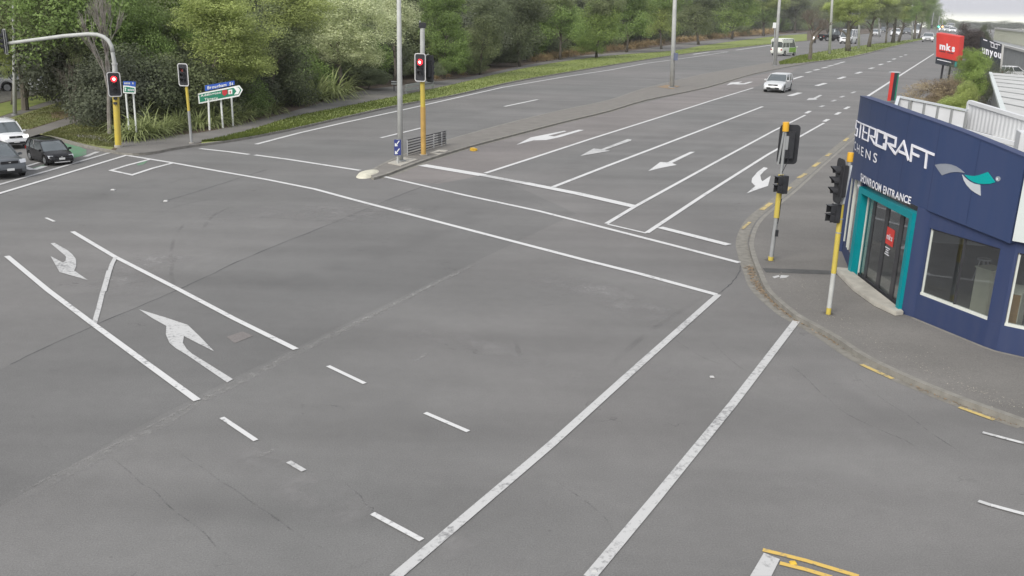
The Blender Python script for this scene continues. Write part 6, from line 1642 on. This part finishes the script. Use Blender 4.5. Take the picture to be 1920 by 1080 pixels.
for px, py, s_, lb in ((238, 262, .95, 'large flax bush right of the mast signal foot'), (262, 259, 1.15, 'flax bush around the small double sign posts'), (285, 255, 1.05, 'flax bush between the double sign and the slim signal post'), (310, 250, 1.1, 'flax bush left of the slim signal post'), (272, 243, 1.2, 'flax bush behind the double sign'), (335, 243, 1.1, 'flax bush just left behind the slim signal post'),
                       (245, 246, 1.2, 'flax bush behind the mast signal'), (372, 240, 1.0, 'flax bush right of the slim signal post'), (400, 236, 1.1, 'flax bush behind the left post of the green sign'), (425, 231, 1.1, 'flax bush behind the right post of the green sign'), (452, 226, 1.1, 'flax bush right of the green sign'), (480, 219, 1.0, 'pale flax bush right of the green sign'), (510, 212, 1.0, 'flax bush beside the footpath further right of the green sign'),
                       (560, 196, 1.3, 'small flax left of the big round flax'), (592, 189, 1.7, 'big round flax bush beside the footpath, left half'), (622, 184, 1.8, 'big round flax bush beside the footpath, right half'), (645, 178, 1.3, 'flax bush at the right end of the big round one')):
    clump(FX, px, py, s_*1.12, 'flax_bush', lb, 'flax bush', 'flax bushes along the planted bed')
gl = 'brown tussock grass in the row under the trees'
def trow(x0, x1, step, yf, s0):
    x = x0
    while x < x1:
        b0y = yf(x); u_ = MPP(G(x, b0y, .12)); clump(TU, x+rng.uniform(-1, 1), b0y+rng.uniform(-1.6, .6), s0*u_/.055, 'tussock', 'brown tussock grass ' + ('left of the pale branch tree' if x < 1110 else 'just left of the lamp column with the blue box' if x < 1262 else 'right of the lamp column with the blue box' if x < 1345 else 'in the long russet row towards the van'), 'tussock', 'brown tussock grasses along the planted bed'); x += step*rng.uniform(.75, 1.25)
yb = lambda x: interp([(744, 159), (880, 142), (990, 119), (1100, 101.5), (1170, 95), (1267, 81), (1378, 69.5), (1450, 64)], x)
trow(1002, 1105, 7.5, lambda x: yb(x)-1.5, 1.25); trow(1008, 1100, 9, lambda x: yb(x)-6, 1.25); trow(1142, 1170, 7, lambda x: yb(x)-1.5, 1.2); trow(1182, 1245, 6.5, lambda x: yb(x)-2, 1.15)
trow(1180, 1235, 9, lambda x: yb(x)-5, 1.15); trow(1268, 1330, 6, lambda x: yb(x)-1.5, 1.0); trow(1330, 1450, 5, lambda x: yb(x)-1.5, 1.0); trow(1340, 1450, 7, lambda x: yb(x)-5, 1.1); trow(790, 900, 26, lambda x: yb(x)-3, .9)
for px in (1128, 1262): clump(FX, px, yb(px)-2, 1.2, 'flax_bush', 'grey green flax at a gap in the tussock row ' + ('left of the lamp column' if px > 1200 else 'near the pale branch'), 'flax bush', 'flax bushes along the planted bed')
# dark round bush at the path between the big flax and the lamp column
tree((690, 168), [(700, 150, 34, 22), (672, 152, 24, 20)], 'dark', 'dense dark bush behind the footpath left of the island lamp column', name='bush', mesh=CMB, tr=.06)
tree((790, 158), [(790, 132, 34, 22), (815, 135, 24, 18)], 'dark', 'dark bush behind the low double rail', name='bush', mesh=CMB, tr=.06)

# grass blades on the verges: short tufts, one object per strip
def tufts(name, polys, n_, hgt, m, z=.127, seed=1, w_=.02):
    q = random.Random(seed); b = MB(); vs, fs = [], []
    (lo, hi) = polys
    for _ in range(n_):
        t = q.random()**1.0*(min(len(lo), len(hi))-1.001); i = int(t); f = t-i; a = lo[i].lerp(lo[i+1], f); ti = t*(len(hi)-1)/(len(lo)-1) if len(lo) != len(hi) else t
        i2 = min(int(ti), len(hi)-2); c = hi[i2].lerp(hi[i2+1], ti-i2); s_ = q.random(); p = a.lerp(c, s_)
        an = q.uniform(0, 6.28); dx, dy = math.cos(an)*w_, math.sin(an)*w_; h = hgt*q.uniform(.5, 1.4); k = len(vs)
        vs += [(p.x-dx, p.y-dy, z), (p.x+dx, p.y+dy, z), (p.x+q.uniform(-.5, .5)*h, p.y+q.uniform(-.5, .5)*h, z+h)]; fs.append((k, k+1, k+2))
    o = MB().add(vs, fs).build(name, m); tag(o, kind='stuff'); return o
gm = leafmat('grass_blade', (.09, .13, .025), (.20, .24, .06)); gm2 = leafmat('dry_grass_blade', (.10, .12, .035), (.22, .22, .09))
tufts('verge_grass_blades', (GP(dens(GUP, 6), .126), GP(dens(KERB_B[12:], 6), .126)), 26000, .10, gm, seed=2, w_=.03)
tufts('median_grass_blades', (GP(dens(GMU[::1], 4), .13), GP(dens(GML[::1], 4), .13)), 6000, .25, gm, z=.131, seed=3, w_=.08)
tufts('corner_grass_blades', (GP(dens([(80, 253), (140, 233), (216, 240)], 8), .126), GP(dens([(90, 253), (167, 271), (214, 276)], 8), .126)), 7000, .08, gm2, seed=4, w_=.02)
tufts('side_grass_blades', (GP(dens([(-40, 246), (47, 243), (138, 217)], 8), .126), GP(dens([(-40, 238), (10, 228), (130, 186)], 8), .126)), 7000, .08, gm2, seed=5, w_=.02)
# litter of petals and leaves on the corner footpath and in the gutter
def litter(name, pts, n_, spread, size, m, z, seed):
    q = random.Random(seed); P = GP(dens(pts, 8)); vs, fs = [], []
    for _ in range(n_):
        i = q.randrange(len(P)-1); p = P[i].lerp(P[i+1], q.random()) + Vector((q.gauss(0, spread), q.gauss(0, spread))); s_ = size*q.uniform(.5, 1.6); a = q.uniform(0, 6.28); k = len(vs)
        c_, n2 = math.cos(a)*s_, math.sin(a)*s_
        vs += [(p.x-c_, p.y-n2, z), (p.x+n2*.6, p.y-c_*.6, z+.004), (p.x+c_, p.y+n2, z+s_*.4), (p.x-n2*.6, p.y+c_*.6, z+.004)]; fs.append((k, k+1, k+2, k+3))
    o = MB().add(vs, fs).build(name, m); tag(o, kind='stuff')
litter('fallen_petals', [(1560, 600), (1640, 655), (1720, 690), (1800, 730), (1860, 755), (1905, 775)], 240, .22, .013, MAT['litter'], .128, 1)
litter('fallen_petals', [(1530, 600), (1600, 630), (1680, 660), (1760, 700), (1850, 740)], 220, .45, .011, MAT['litter'], .128, 2)
litter('path_leaves', [(1440, 520), (1500, 540), (1560, 590)], 140, .3, .013, MAT['litter'], .128, 5)
litter('gutter_leaves', [(1404, 500), (1420, 535), (1450, 565), (1490, 596), (1540, 622), (1575, 645)], 1300, .07, .026, MAT['debris'], .012, 3)
litter('gutter_leaves', [(1580, 648), (1700, 716), (1790, 755), (1900, 795)], 420, .06, .014, MAT['debris'], .012, 4)
litter('gutter_leaves', [(1408, 455), (1440, 406), (1500, 356), (1560, 306)], 300, .14, .022, MAT['debris'], .012, 6)
# far left: pale-roofed building beyond the trees and general cover
b0 = G(70, 128); pb = thing('distant_building', 'pale grey roofed building glimpsed beyond the left trees', 'building', b0); u = MPP(b0)
MB().box((0, 8, 3), (60*u*1.4, 14, 6)).build('wall', MAT['greym'], pb); MB().box((0, 8, 6.4), (60*u*1.5, 15, .8)).build('roof', MAT['roofm'], pb)

# ------------------------------------------------------------------ thin air volume added to lift dark foliage, imitating lens veil
hz = bpy.data.materials.new('shadow_lift_volume'); hz.use_nodes = True
nt = hz.node_tree; nt.nodes.clear(); o_ = nt.nodes.new('ShaderNodeOutputMaterial'); v_ = nt.nodes.new('ShaderNodeVolumePrincipled')
v_.inputs['Color'].default_value = (.9, .91, .93, 1); v_.inputs['Density'].default_value = HAZE; v_.inputs['Anisotropy'].default_value = 0
nt.links.new(v_.outputs[0], o_.inputs['Volume'])
hb = MB().box((350, 925, 41.0), (4000, 2130, 84)).build('shadow_lift_haze', hz); hb['kind'] = 'stuff'
